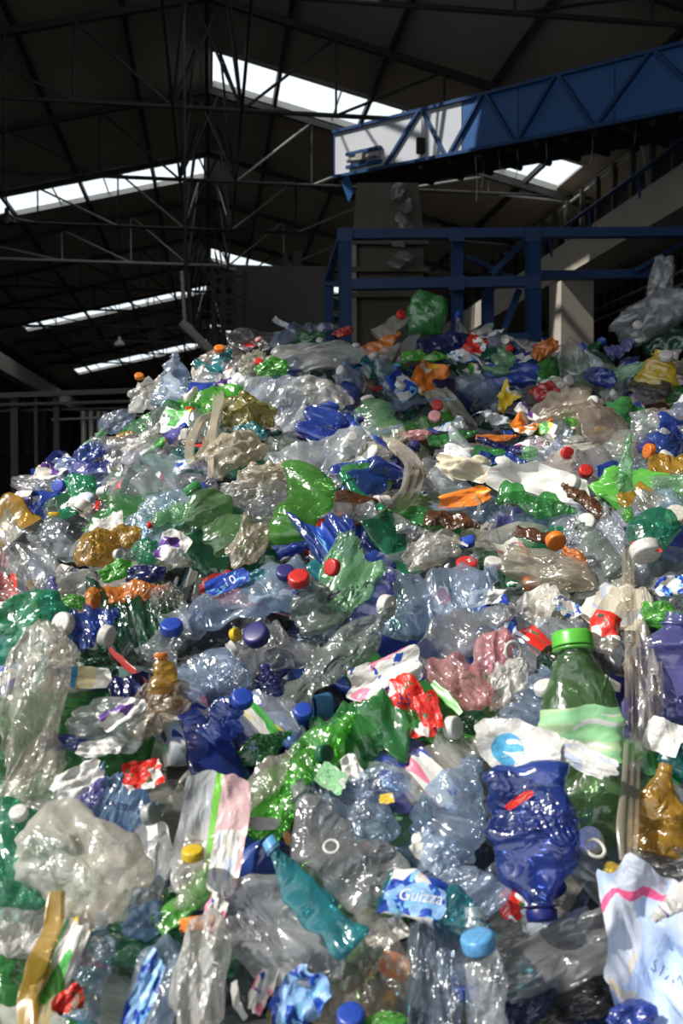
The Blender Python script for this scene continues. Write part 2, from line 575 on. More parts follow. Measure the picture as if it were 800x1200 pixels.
for z in (3.3, 3.52):
    bar('rail', (7.75, 8, CZ + z), (7.75, 40, CZ + z), .05, .05, M_STEELP, sc_, 'rod')
hr = tag(empty('blue_handrail', (6.2, 11.5, CZ + 4.2)), 'thin blue pipe rail along the edge of the concrete gallery beam', 'rail')
bar('rail', (6.25, 11.5, CZ + 4.55), (6.25, 17, CZ + 4.55), .07, .07, M_BLUED, hr, 'rod')
for y in (11.6, 13.2, 15, 16.8):
    bar('post', (6.3, y, CZ + 4.2), (6.25, y, CZ + 4.55), .05, .05, M_BLUED, hr, 'rod')

# ------------------------------------------------------------------ blue conveyor
CH = .75


def conv(px, v, back=0.0):
    """a point on the conveyor's near side: px across, v 0 (bottom) to 1 (top); back = metres behind that side"""
    h = 56 + .06 * (px - 450)
    d = CH * FPX / h
    yb = 208 - (px - 392) * .194
    p = P(px, yb - h * v, d)
    return p + CONV_N * back


pa, pb = P(392, 208, CH * FPX / 52.5), P(840, 121, CH * FPX / 79.4)
_dir = (pb - pa)
CONV_N = np.array([-_dir[1], _dir[0], 0])
CONV_N = CONV_N / np.linalg.norm(CONV_N)
if CONV_N @ F3 < 0:
    CONV_N = -CONV_N
cv = tag(empty('conveyor', tuple(pa)), 'blue enclosed belt conveyor with zigzag stiffeners rising above the heap', 'conveyor')
base = Vector(pa)


def slab(name, quad, th, mat, parent, org):
    """a plate of thickness th: quad is four points of its near face"""
    q = [np.asarray(p, float) for p in quad]
    nn = np.cross(q[1] - q[0], q[3] - q[0])
    nn /= np.linalg.norm(nn)
    V = [p - np.array(org) for p in q] + [p + nn * th - np.array(org) for p in q]
    Fc = [(3, 2, 1, 0), (4, 5, 6, 7)] + [(i, (i + 1) % 4, 4 + (i + 1) % 4, 4 + i) for i in range(4)]
    return link(name, mesh_from(name, V, Fc, False), mat, parent)


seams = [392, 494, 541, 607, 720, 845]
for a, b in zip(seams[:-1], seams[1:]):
    slab('side_panel', [conv(a + .6, .03), conv(b - .6, .03), conv(b - .6, .97), conv(a + .6, .97)], -.03, M_PALE if b < 545 else M_BLUE, cv, pa)  # low-end panels paler than the blue ones
slab('far_side_panel', [conv(392, 0, 1.05), conv(845, 0, 1.05), conv(845, 1, 1.05), conv(392, 1, 1.05)], .03, M_BLUED, cv, pa)
slab('top_cover', [conv(392, 1, .02), conv(845, 1, .02), conv(845, 1, 1.05), conv(392, 1, 1.05)], .03, M_BLUED, cv, pa)
slab('belt', [conv(396, .02, .1), conv(845, .02, .1), conv(845, .02, .95), conv(396, .02, .95)], .02, M_BLACK, cv, pa)
slab('end_plate', [conv(392, 0, 0), conv(392, 1, 0), conv(392, 1, 1.05), conv(392, 0, 1.05)], .03, M_BLUED, cv, pa)
for v in (0.0, 1.0):
    bar('flange', conv(392, v, -.03), conv(845, v, -.03), .05, .045, M_BLUED, cv)
zig = [(452, 0), (493, 1), (496, 1), (523, 0), (528, 0), (567, 1), (571, 1), (604, 0), (608, 0), (652, 1), (656, 1), (697, 0), (700, 0), (764, 1), (768, 1), (834, 0)]
for (a, va), (b, vb) in zip(zig[0::2], zig[1::2]):
    bar('stiffener', conv(a, va, -.03), conv(b, vb, -.03), .055, .05, M_BLUED, cv)
# take-up slot at the low end, motor bracket, hanging end flap, rollers below
for v in (.14, .42):
    bar('take_up_rail', conv(409, v, -.05), conv(449, v, -.05), .06, .05, M_BLUED, cv)
bar('take_up_screw', conv(410, .28, -.05), conv(446, .28, -.05), .07, .07, M_STEELP, cv, 'rod')
bar('bearing', conv(424, .28, -.06), conv(432, .28, -.06), .17, .1, M_STEELP, cv)
bar('bracket', conv(496, .12, -.06), conv(496, .42, -.06), .12, .08, M_BLACK, cv)
slab('end_flap', [P(400, 212, 15.6), P(409, 237, 15.6), P(415, 224, 15.5), P(408, 204, 15.5)], .02, M_BLUE, cv, pa)
for px in range(420, 840, 34):
    bar('idler_roller', conv(px, -.06, .08), conv(px, -.06, .98), .09, .09, M_BLACK, cv, 'rod')
# film strands caught under the conveyor
# ------------------------------------------------------------------ hopper under the conveyor's low end
hp0 = P(455, 390, 14.4)
hp = tag(empty('hopper', (hp0[0], hp0[1], 0)), 'grey brown steel hopper tower with ledges under the conveyor end', 'hopper')


def tower(name, x0, x1, yt, yb, d, dep, xt0=None, xt1=None, mat=M_CHUTE):
    xt0, xt1 = xt0 if xt0 is not None else x0, xt1 if xt1 is not None else x1
    q = [P(x0, yb, d), P(x1, yb, d), P(xt1, yt, d), P(xt0, yt, d)]
    return slab(name, q, dep, mat, hp, hp.location)      # the plate grows away from the viewer


tower('upper_chute', 412, 497, 214, 286, 14.4, -1.0, 418, 490)
tower('body', 414, 496, 286, 648, 14.5, -1.1, 412, 496)
for y in (284, 316, 346):
    bar('ledge', P(408, y, 14.36), P(502, y, 14.36), .1, .07, M_CHUTE, hp)
bar('corner_post', P(413, 286, 14.4), P(414, 470, 14.4), .1, .1, M_STEELP, hp)
bl0 = P(560, 500, 14.45)
# back plant: dark housings behind the heap, near the ridge line
ho = tag(empty('sorting_cabin', tuple(P(330, 618, 24))), 'dark brown machine housing behind the heap crest', 'machine')
for (x0, y0, x1, y1) in ((284, 330, 384, 617), (300, 352, 330, 617)):
    q = [P(x0, y1, 24), P(x1, y1, 24), P(x1, y0, 24), P(x0, y0, 24)]
    slab('housing', q, 1.5 if x0 == 284 else -.1, M_HOUSE, ho, ho.location)
bar('column', P(348, 296, 23.5), P(348, 619, 23.5), .22, .22, M_STEEL, ho)
bar('column', P(334, 296, 23.5), P(334, 619, 23.5), .12, .12, M_STEEL, ho)
bar('beam', P(322, 358, 23.4), P(384, 356, 23.4), .2, .2, M_STEEL, ho)
# dark ladder cage by the ridge
lc = tag(empty('ladder_cage', tuple(P(262, 420, 20))), 'dark steel ladder and cage standing behind the heap near the silver duct', 'ladder')
for x in (250, 262, 274, 286):
    bar('upright', P(x, 318, 20), P(x, 627, 20), .1, .08, M_STEEL, lc)
for y in range(324, 420, 12):
    bar('rung', P(249, y, 20), P(287, y, 20), .05, .05, M_STEEL, lc)
# silver duct
du = tag(empty('duct', tuple(P(218, 400, 16))), 'twin silver ducts dropping from the roof and bending down behind the heap', 'duct')
for dx in (0, 7):
    bar('duct_pipe', P(213 + dx, 318, 16), P(217 + dx, 384, 16), .075, .075, M_STEEL if dx else M_STEELP, du, 'rod')
bar('duct_pipe', P(215, 380, 15.9), P(252, 416, 15.9), .15, .15, M_STEELP, du, 'rod')
bar('hanger', P(217, 320, 16), (P(217, 320, 16)[0], P(217, 320, 16)[1], zr(P(217, 320, 16)[0])), .05, .05, M_STEEL, du, 'rod')
bar('elbow', P(213, 378, 15.95), P(224, 388, 15.95), .17, .17, M_STEELP, du, 'rod')

# ------------------------------------------------------------------ blue frame in front of the hopper
bf = tag(empty('machine_gantry', tuple(P(500, 470, 12))), 'blue steel support frame of posts and beams behind the heap crest', 'gantry')
D0 = 12.0


def fb(name, x0, y0, x1, y1, w, d=D0, mat=M_BLUED, shape='box', d1=None, h=None):
    return bar(name, P(x0, y0, d), P(x1, y1, d1 or d), h or w * d / FPX, w * d / FPX, mat, bf, shape)


fb('beam', 396, 275, 830, 272, 11, D0)
fb('beam', 405, 334, 632, 330, 12, D0)
fb('beam', 630, 323, 765, 321, 10, 12.8)
fb('beam', 566, 399, 634, 397, 13, D0)
fb('post', 404, 272, 405, 662, 14, D0)
fb('post', 385, 322, 385, 655, 11, 13.2)
fb('post', 535, 282, 536, 660, 12, 12.2)
fb('post', 624, 280, 625, 662, 15, D0)
fb('post', 571, 340, 571, 658, 12, 12.6)
fb('brace', 384, 326, 399, 277, 7, 13.0, d1=12.1)
fb('brace', 575, 322, 612, 284, 7, 12.6)
fb('brace', 588, 392, 608, 340, 7, 12.5)
fb('beam', 380, 331, 404, 331, 9, 13.1)
fb('beam', 545, 300, 610, 330, 5, 12.9)
fb('handrail', 742, 318, 800, 285, 5, 12.6)
for (x, y) in ((404, 275), (535, 275), (624, 275), (624, 330), (535, 332)):
    fb('gusset_plate', x - 9, y, x + 9, y, 16, D0 - .09, h=.02)
for x in (470, 700):
    fb('bolt_plate', x, 268, x, 262, 5, D0, M_STEELP)

# ------------------------------------------------------------------ low rack of beams and pipes at the far left
pr = tag(empty('pipe_rack', tuple(P(70, 600, 10))), 'low steel rack of pale pipes and posts behind the heap flank', 'rack')


def rk(name, x0, y0, x1, y1, w, d=10.0, mat=M_STEELP, shape='rod'):
    return bar(name, P(x0, y0, d), P(x1, y1, d), w * d / FPX, w * d / FPX, mat, pr, shape)


rk('top_beam', -60, 466, 178, 457, 6, 10, M_HOUSE, 'box')
rk('pipe', -60, 476, 165, 470, 4, 10, M_HOUSE)
rk('pipe', -60, 483, 160, 478, 3, 10.2, M_HOUSE)
rk('pipe', 60, 492, 190, 486, 3, 10.4)
for x, w in ((17, 8), (42, 4), (66, 6), (-20, 8)):
    rk('post', x, 462, x + 2, 687, w, 10.1, M_STEEL, 'box')
for x in (98, 107, 116, 123):
    rk('cylinder', x, 482, x + 1, 560, 7, 10.6, M_STEELP)
rk('tray', 0, 610, 60, 612, 10, 10, M_DARK, 'box')

# ------------------------------------------------------------------ lamps
def lathe(name, prof, n=20):
    V, Fc = [], []
    for r, z in prof:
        for i in range(n):
            a = 2 * math.pi * i / n
            V.append((r * math.cos(a), r * math.sin(a), z))
    for k in range(len(prof) - 1):
        for i in range(n):
            j = (i + 1) % n
            Fc.append((k * n + i, k * n + j, (k + 1) * n + j, (k + 1) * n + i))
    return mesh_from(name, V, Fc)


for px, py, d, wpx, mat, ytop, lab in ((8, 262, 16, 22, M_LAMPD, 236, 'dark bell shaped hanging lamp under the nearest rooflight on the lamp side'),
                                       (140, 405, 30, 13, M_LAMP, 375, 'small white bell shaped hanging lamp above the heap flank')):
    s = wpx * d / FPX
    p = P(px, py, d)
    t = tag(empty('hanging_lamp', tuple(p)), lab, 'lamp', 'hanging hall lamps')
    sh = link('lamp_shade', lathe('lamp_shade', [(.5 * s, 0), (.49 * s, .06 * s), (.42 * s, .28 * s), (.25 * s, .45 * s), (.13 * s, .55 * s), (.11 * s, .8 * s), (.0, .82 * s), (.0, .75 * s), (.1 * s, .5 * s), (.4 * s, .25 * s), (.47 * s, 0), (.5 * s, 0)]), mat, t)
    link('bulb', lathe('bulb', [(0, .02 * s), (.12 * s, .06 * s), (.15 * s, .18 * s), (.08 * s, .4 * s), (0, .45 * s)], 12), M_LAMP, t)
    u = p[0]
    bar('cord', tuple(p + np.array([0, 0, .8 * s])), (p[0], p[1], zr(u) - .02), .02, .02, M_STEEL, t, 'rod')

# ================================================================== THE HEAP: its overall form
CR_PX = np.array([-400, -150, -60, 0, 20, 60, 130, 200, 250, 330, 420, 500, 545, 600, 660, 700, 740, 770, 800, 900, 1200.])
CR_PY = np.array([860, 760, 700, 640, 598, 566, 512, 456, 428, 408, 404, 396, 412, 425, 425, 424, 405, 388, 372, 350, 340.])
CR_D = 3.2
PR_D = np.array([-.6, -.3, 0, .2, .5, .7, .85, 1.0, 1.3])
PR_Z = np.array([-1.12, -1.1, -1.0, -.86, -.64, -.5, -.415, -.30, -.15])
G_S = np.array([0, .21, .4, .58, .79, 1.0])
G_V = np.array([0, .147, .30, .45, .70, 1.0])


def smooth(x):
    x = np.clip(x, 0, 1)
    return x * x * (3 - 2 * x)


_hr = np.random.RandomState(5)
_HK = [(_hr.uniform(-1, 1, 2) / np.array([.5, .5]) * f, _hr.uniform(0, 6.28), a) for f, a in ((3, .022), (4, .022), (6, .02), (7, .02), (11, .012), (13, .012))]


def heap(X, D, lumps=True):
    """height above the camera's level of the heap at lateral X, forward D (metres)"""
    X, D = np.asarray(X, float), np.asarray(D, float)
    px_c = 400 + FPX * X / CR_D
    zc = (567 - np.interp(px_c, CR_PX, CR_PY)) / FPX * CR_D
    s = np.clip((D - 1.3) / (CR_D - 1.3), 0, 1)
    g = np.interp(s, G_S, G_V)
    z = np.where(D < 1.3, np.interp(D, PR_D, PR_Z), -.15 + (zc + .15) * g)
    back = np.clip(D - CR_D, 0, None)
    z = z - .25 * back - .28 * back ** 2
    px = 400 + FPX * X / np.maximum(D, .4)
    z = z - np.where(px < 45, (45 - px) / 45 * 45 * np.maximum(D, .4) / FPX, 0) * (D > .9)
    z = z - np.clip(np.abs(X - .2) - 2.3, 0, None) ** 2 * 1.2
    if lumps:
        for k, ph, a in _HK:
            z = z + a * np.sin(k[0] * X + k[1] * D + ph)
    return np.maximum(z, -1.12)


def XD(p):
    v = np.asarray(p) - C3
    return v @ R3, v @ FH


def to_world(X, D, z):
    return np.array([0, 0, CZ]) + R3 * X + FH * D + np.array([0, 0, z])


def hit(px, py):
    """depth at which the line of sight through a pixel meets the heap (or passes closest above its crest)"""
    ds = np.arange(.45, 4.4, .01)
    pts = C3[None] + ray(px, py)[None] * ds[:, None]
    X, D = (pts - C3) @ R3, (pts - C3) @ FH
    gap = pts[:, 2] - CZ - heap(X, D)
    below = np.nonzero(gap < 0)[0]
    if len(below):
        return float(ds[below[0]])
    m = ds < 3.35
    return float(ds[m][np.argmin(gap[m])])


def normal_at(X, D):
    e = .06
    gx = float(heap(X + e, D, False) - heap(X - e, D, False)) / (2 * e)
    gd = float(heap(X, D + e, False) - heap(X, D - e, False)) / (2 * e)
    n = -R3 * gx - FH * gd + np.array([0, 0, 1.0])
    return n / np.linalg.norm(n)


# ------------------------------------------------------------------ crumpling
def tri(x):
    return 4 * np.abs(x - np.floor(x + .5)) - 1


def crumple(p, rs, octs):
    out = np.zeros(len(p))
    for f, a in octs:
        for _ in range(3):
            k = rs.normal(size=p.shape[1])
            k /= np.linalg.norm(k)
            out += a * tri(p @ k * f * rs.uniform(.7, 1.4) + rs.uniform())
    return out


PROFILES = {
    'soda': [(0, .10), (.015, .125), (.05, .14), (.30, .14), (.34, .132), (.5, .132), (.54, .14), (.62, .14), (.72, .12), (.82, .078), (.88, .046), (.90, .042), (.905, .054), (.92, .054), (.925, .042), (1, .042)],
    'water': [(0, .10), (.02, .13), (.06, .138), (.36, .138), (.40, .118), (.44, .138), (.66, .138), (.74, .125), (.82, .085), (.88, .05), (.905, .042), (.91, .054), (.925, .054), (.93, .042), (1, .042)],
    'squat': [(0, .15), (.02, .2), (.07, .23), (.25, .235), (.28, .22), (.33, .235), (.55, .235), (.66, .21), (.76, .15), (.83, .1), (.88, .075), (.90, .07), (.905, .085), (.92, .085), (.925, .068), (1, .068)],
    'jug': [(0, .16), (.02, .21), (.08, .225), (.5, .22), (.62, .19), (.74, .13), (.84, .085), (.9, .075), (.905, .085), (.92, .085), (.93, .072), (1, .072)],
    'wide': [(0, .15), (.03, .19), (.08, .2), (.46, .2), (.5, .185), (.55, .2), (.7, .185), (.8, .15), (.87, .115), (.895, .1), (.905, .112), (.92, .112), (.93, .1), (1, .1)],
    'slim': [(0, .06), (.02, .085), (.06, .092), (.4, .09), (.6, .075), (.75, .05), (.85, .036), (.9, .032), (.905, .04), (.92, .04), (.93, .032), (1, .032)],
}


class Bottle:
    """one crushed bottle form: body, cap and label share the same crushing"""

    def __init__(self, seed, st='soda', flat=.45, bend=.15, dents=5, cr=1.0, twist=.4, ns=30, nr=42):
        self.st, self.flat, self.cr, self.ns, self.nr, self.seed = st, flat, cr, ns, nr, seed
        rs = np.random.RandomState(seed)
        self.bend = (rs.uniform(-1, 1) * bend, rs.uniform(-1, 1) * bend * .6)
        self.twist = rs.uniform(-1, 1) * twist
        self.dents = [(rs.uniform(.08, .78), rs.uniform(0, 6.28), rs.uniform(.09, .2), rs.uniform(.25, .7)) for _ in range(dents)]
        self.pinch = (rs.uniform(.15, .7), rs.uniform(.06, .16), rs.uniform(.0, .35))
        self.prof = np.array(PROFILES[st])
        self.key = rs.randint(1 << 30)
        t = np.full(60, .4)
        p = self.deform(t, np.linspace(0, 6.28, 60), 0)
        self.natw = p[:, 1].max() - p[:, 1].min()

    def deform(self, t, th, off):
        rs = np.random.RandomState(self.key)
        r = np.interp(t, self.prof[:, 0], self.prof[:, 1])
        w = smooth((.88 - t) / .16)
        if self.st in ('water', 'squat', 'wide'):
            r = r + .0045 * np.sin(t * 2 * math.pi * 15) * smooth((t - .08) / .04) * smooth((.66 - t) / .05)
        r = r * (1 + .09 * np.cos(5 * th) * smooth((.09 - t) / .09))
        for t0, a0, sg, am in self.dents:
            dth = np.abs((th - a0 + math.pi) % (2 * math.pi) - math.pi)
            g = np.clip(1 - np.sqrt(((t - t0) / sg) ** 2 + (dth / 1.1) ** 2), 0, 1)
            r = r * (1 - am * g * w)
        t0, sg, am = self.pinch
        r = r * (1 - am * np.exp(-((t - t0) / sg) ** 2) * w)
        r = r + off
        x = t - .5
        f = 1 - (1 - self.flat) * w
        y = r * np.cos(th) * (1 + (1 - f) * .5)
        z = r * np.sin(th) * f
        p3 = np.stack([x, y, z], 1)
        p2 = p3[:, :2]
        z = z + w * self.cr * crumple(p2, rs, ((1.7, .020), (4, .009)))
        dn = w * self.cr * crumple(p3, rs, ((3, .013), (7, .006)))
        y = y + dn * np.cos(th) + w * self.cr * crumple(p3, rs, ((3, .008),))
        z = z + dn * np.sin(th) * .8
        x = x + w * self.cr * crumple(p3, rs, ((5, .007),))
        a = self.twist * x
        y, z = y * np.cos(a) - z * np.sin(a), y * np.sin(a) + z * np.cos(a)
        y = y + self.bend[0] * (x * x * 2.2)
        z = z + self.bend[1] * (x * x * 2.0)
        return np.stack([x, y, z], 1)

    def tube(self, ts, offs, ns, closed0, closed1, name, a0=0, a1=2 * math.pi, ridge=0.0):
        full = abs(a1 - a0 - 2 * math.pi) < 1e-6
        m = ns if full else ns + 1
        th = a0 + (a1 - a0) * np.arange(m) / ns
        T = np.repeat(ts, m)
        TH = np.tile(th, len(ts))
        OF = np.repeat(offs, m)
        if ridge:
            OF = OF + ridge * (np.tile(np.arange(m), len(ts)) % 2) * (OF > 0)
        V = self.deform(T, TH, OF)
        Fc = []
        for k in range(len(ts) - 1):
            for i in range(m if full else m - 1):
                j = (i + 1) % m
                Fc.append((k * m + i, (k + 1) * m + i, (k + 1) * m + j, k * m + j))
        if closed0:
            Fc.append(tuple(range(m)))
        if closed1:
            Fc.append(tuple(range((len(ts) - 1) * m + m - 1, (len(ts) - 1) * m - 1, -1)))
        uv = np.stack([np.tile((np.arange(m) / ns), len(ts)), np.repeat((np.asarray(ts) - ts[0]) / max(1e-6, ts[-1] - ts[0]), m)], 1)
        return mesh_from(name, V, Fc, True, uv)

    def body(self):
        ts = np.concatenate([np.linspace(0, .86, self.nr), [.88, .895, .903, .907, .918, .923, .93, .965, 1.0]])
        n0 = len(ts)
        ts = np.concatenate([[0.012, 0.004], ts])
        # recessed base: two inner rings first
        r = np.interp(ts, self.prof[:, 0], self.prof[:, 1])
        offs = np.zeros(len(ts))
        offs[0], offs[1] = -.8 * r[0], -.4 * r[1]
        return self.tube(ts, offs, self.ns, True, False, 'bottle_body')

    def cap(self):
        ts = np.array([.925, .926, .93, .985, .998, 1.004, 1.004])
        r = float(self.prof[-1, 1])
        k = r / .042
        offs = np.array([.002, .011, .0125, .0115, .0075, -.018, -.040]) * k
        return self.tube(ts, offs, 36, False, True, 'bottle_cap', ridge=.0014 * k)

    def ring(self):
        return self.tube(np.array([.902, .904, .914, .916]), np.array([.0, .011, .011, .0]) * float(self.prof[-1, 1]) / .042, 24, False, False, 'neck_ring')

    def label(self, t0=.2, t1=.5, a0=0.0, a1=2 * math.pi):
        ts = np.linspace(t0, t1, 14)
        rs = np.random.RandomState(self.seed + 5)
        return self.tube(ts, np.full(14, .005), 30, False, False, 'bottle_label', a0, a1)


def pouch_mesh(seed, thick=.35, cr=1.0, ragged=.14, sq=.7, nu=40, nv=20):
    """a squashed bag of film: two crumpled skins meeting in a ragged seam; unit size 1 x 1"""
    rs = np.random.RandomState(seed)
    V, rows = [], []
    th = np.linspace(0, 2 * math.pi, nu, endpoint=False)
    ph = np.linspace(-math.pi / 2, math.pi / 2, nv + 1)
    out = 1 + ragged * (crumple(np.stack([np.cos(th), np.sin(th)], 1), rs, ((.7, .45), (1.3, .3), (2.6, .12))))
    PH, TH = np.meshgrid(ph, th, indexing='ij')
    O = np.tile(out, (nv + 1, 1))
    cp = np.cos(PH)
    rad = np.sign(cp) * np.abs(cp) ** sq * (1 + (O - 1) * np.abs(cp) ** 3)
    x = .5 * rad * np.sign(np.cos(TH)) * np.abs(np.cos(TH)) ** .8
    y = .5 * rad * np.sign(np.sin(TH)) * np.abs(np.sin(TH)) ** .8
    z = .5 * thick * np.sign(np.sin(PH)) * np.abs(np.sin(PH)) ** 1.2
    p3 = np.stack([x.ravel(), y.ravel(), z.ravel()], 1)
    p2 = p3[:, :2]
    wz = np.abs(cp.ravel()) ** .2
    p3[:, 2] += cr * crumple(p2, rs, ((1.4, .042), (3.2, .02), (7, .006)))
    p3[:, 2] += cr * crumple(p3, rs, ((4, .014), (9, .007)))
    p3[:, 0] += cr * crumple(p3, rs, ((3, .018), (7, .007)))
    p3[:, 1] += cr * crumple(p3, rs, ((3, .018), (7, .007)))
    Fc = []
    for k in range(nv):
        for i in range(nu):
            j = (i + 1) % nu
            Fc.append((k * nu + i, k * nu + j, (k + 1) * nu + j, (k + 1) * nu + i))
    uv = np.stack([p3[:, 0] + .5, p3[:, 1] + .5], 1)
    return mesh_from('film_pouch', p3, Fc, True, uv)


def scrap_mesh(seed, cr=1.0, torn=.12, curl=.25, nx=22, ny=18):
    """a torn, creased piece of wrapper; unit size 1 x 1"""
    rs = np.random.RandomState(seed)
    u, v = np.meshgrid(np.linspace(-1, 1, nx), np.linspace(-1, 1, ny), indexing='ij')
    u, v = u.ravel(), v.ravel()
    # round the corners a little and tear the outline
    ang = np.arctan2(v, u)
    edge = np.maximum(np.abs(u), np.abs(v))
    tear = 1 + torn * crumple(np.stack([np.cos(ang), np.sin(ang)], 1), rs, ((.6, .55), (1.2, .3), (2.2, .12))) * edge ** 2
    rnd = 1 - .14 * (np.abs(u * v)) ** 2
    x, y = .5 * u * tear * rnd, .5 * v * tear * rnd
    p2 = np.stack([x, y], 1)
    z = cr * crumple(p2, rs, ((1.2, .05), (2.6, .022), (6, .008)))
    z += curl * (rs.uniform(-.6, 1) * x * x + rs.uniform(-.6, 1) * y * y + rs.uniform(-.5, .5) * x * y)
    x = x + cr * crumple(p2, rs, ((3, .015),))
    y = y + cr * crumple(p2, rs, ((3, .015),))
    Fc = []
    for i in range(nx - 1):
        for j in range(ny - 1):
            a = i * ny + j
            Fc.append((a, a + ny, a + ny + 1, a + 1))
    top = np.stack([x, y, z], 1)
    return mesh_from('wrapper_scrap', top, Fc, True, np.stack([(u + 1) / 2, (v + 1) / 2], 1))


def cap_mesh():
    prof = [(.0, .42), (.36, .42), (.46, .40), (.495, .34), (.5, .05), (.485, .0), (.43, .0), (.43, .33), (.0, .36)]
    n = 40
    V, Fc = [], []
    for r, z in prof:
        for i in range(n):
            a = 2 * math.pi * i / n
            rr = r - (.014 if (i % 2 and abs(r - .5) < .006) else 0)
            V.append((rr * math.cos(a), rr * math.sin(a), z - .2))
    for k in range(len(prof) - 1):
        for i in range(n):
            j = (i + 1) % n
            Fc.append((k * n + i, (k + 1) * n + i, (k + 1) * n + j, k * n + j))
    return mesh_from('screw_cap', V, Fc)


def ring_mesh(seed=0):
    """a flat ring closure with a tear tab"""
    V, Fc = [], []
    n, m = 32, 8
    for i in range(n):
        a = 2 * math.pi * i / n
        for j in range(m):
            b = 2 * math.pi * j / m
            r = .41 + .085 * math.cos(b)
            V.append((r * math.cos(a), r * math.sin(a), .07 * math.sin(b)))
    for i in range(n):
        for j in range(m):
            Fc.append((i * m + j, ((i + 1) % n) * m + j, ((i + 1) % n) * m + (j + 1) % m, i * m + (j + 1) % m))
    return mesh_from('closure_ring', V, Fc)


def ribbon_mesh(name, pts, widths, nrm, cr=.2, seed=0, nw=7, org=(0, 0, 0)):
    """a strip of film through world points, widths in metres, gathered into lengthwise pleats"""
    rs = np.random.RandomState(seed)
    P_ = np.array([np.asarray(p) for p in pts])
    s = np.linspace(0, 1, len(P_))
    ss = np.linspace(0, 1, max(24, 7 * len(P_)))
    C = np.stack([np.interp(ss, s, P_[:, k]) for k in range(3)], 1)
    for _ in range(6):
        C[1:-1] = .25 * C[:-2] + .5 * C[1:-1] + .25 * C[2:]
    Wd = np.interp(ss, np.linspace(0, 1, len(widths)), widths)
    T = np.gradient(C, axis=0)
    T /= np.linalg.norm(T, axis=1)[:, None]
    nn = np.asarray(nrm) / np.linalg.norm(nrm)
    B = np.cross(T, nn)
    B /= np.linalg.norm(B, axis=1)[:, None] + 1e-9
    NN = np.cross(B, T)
    V = []
    q = np.linspace(-.5, .5, nw)
    for i in range(len(ss)):
        for j, qq in enumerate(q):
            ple = ((j % 2) - .5) * cr * Wd[i] + .15 * cr * Wd[i] * math.sin(9 * ss[i] + j)
            V.append(C[i] + B[i] * qq * Wd[i] * (1 + .12 * math.sin(17 * ss[i] + 2 * qq + seed)) + NN[i] * ple - np.asarray(org))
    Fc = []
    for i in range(len(ss) - 1):
        for j in range(nw - 1):
            a = i * nw + j
            Fc.append((a, a + 1, a + nw + 1, a + nw))
    uv = [(i / (len(ss) - 1), j / (nw - 1)) for i in range(len(ss)) for j in range(nw)]
    return mesh_from(name, V, Fc, True, uv)


# ------------------------------------------------------------------ placing one thing on the heap
def pose(px, py, Lpx, ang, tilt=0.0, roll=0.0, lift=.02, face=.5, d=None):
    """-> origin, 3x3 axes (length, width, normal), metres of length: lies on the heap, looks Lpx long at ang in the photo"""
    d = d or hit(px, py)
    d = d - lift
    o = P(px, py, d)
    X, D = XD(o)
    n = normal_at(X, D)
    tc = -ray(px, py)
    tc /= np.linalg.norm(tc)
    nb = n * (1 - face) + tc * face
    nb /= np.linalg.norm(nb)
    upv = U3 - nb * (U3 @ nb)
    upv /= np.linalg.norm(upv)
    rt = np.cross(upv, nb)
    c = max(.35, float(upv @ U3))
    a = math.radians(ang)
    v = rt * math.cos(a) + upv * (math.sin(a) / c)
    Lm = Lpx * d / FPX * np.linalg.norm(v)
    ax = v / np.linalg.norm(v)
    if tilt:
        t = math.radians(tilt)
        ax, nb = ax * math.cos(t) + nb * math.sin(t), nb * math.cos(t) - ax * math.sin(t)
    by = np.cross(nb, ax)
    if roll:
        r = math.radians(roll)
        by, nb = by * math.cos(r) + nb * math.sin(r), nb * math.cos(r) - by * math.sin(r)
    return o, (ax, by, nb), Lm, d


def matrix(o, axes, sc):
    m = Matrix.Identity(4)
    for k in range(3):
        for r in range(3):
            m[r][k] = float(axes[k][r]) * sc[k]
    for r in range(3):
        m[r][3] = float(o[r])
    return m


# linear colours
CC = dict(cl=(.72, .77, .82), cw=(.74, .70, .62), bc=(.45, .58, .78), gy=(.42, .44, .46), gr=(.05, .32, .07), lg=(.30, .62, .32), bg=(.12, .55, .06),
          dg=(.02, .13, .06), eg=(.03, .34, .17), bl=(.025, .07, .42), db=(.012, .02, .16), lb=(.25, .45, .75), sb=(.12, .38, .70), tl=(.03, .30, .36),
          vi=(.16, .16, .5), og=(.80, .22, .03), am=(.50, .27, .03), br=(.14, .05, .02), wh=(.72, .71, .67), cr=(.66, .58, .42), ov=(.17, .36, .13), bw=(.55, .60, .70), vg=(.11, .42, .06), pk=(.82, .38, .40),
          rd=(.62, .035, .03), ye=(.75, .52, .03), be=(.62, .54, .42), pu=(.035, .03, .17), ol=(.30, .26, .05), bk=(.015, .015, .018), gg=(.30, .36, .33), dk=(.06, .065, .07))
HZ = dict(ov=.28, bw=1, vg=.34, cl=.17, cw=.22, bc=.22, gy=.3, gr=.42, lg=.4, bg=.55, dg=.45, eg=.42, bl=.5, db=.5, lb=.4, sb=.5, tl=.5, vi=.45, og=.7, am=.55, br=.6, wh=.9, cr=.8, pk=.6,
          rd=.9, ye=.8, be=.5, pu=.6, ol=.7, bk=1, gg=.38, dk=.5)
FAMILY = dict(ov='green', vg='green', bw='white', cl='clear', cw='clear', bc='clear', gy='grey', gr='green', lg='green', bg='green', dg='green', eg='green', bl='blue', db='blue', lb='blue', sb='blue', tl='teal', vi='blue',
              og='orange', am='amber', br='brown', wh='white', cr='cream', pk='pink', rd='red', ye='yellow', be='beige', pu='purple', ol='olive', bk='black', gg='grey', dk='dark')
HEROES = []          # (object, short phrase)
_seed = [100]


def nxt():
    _seed[0] += 1
    return _seed[0]


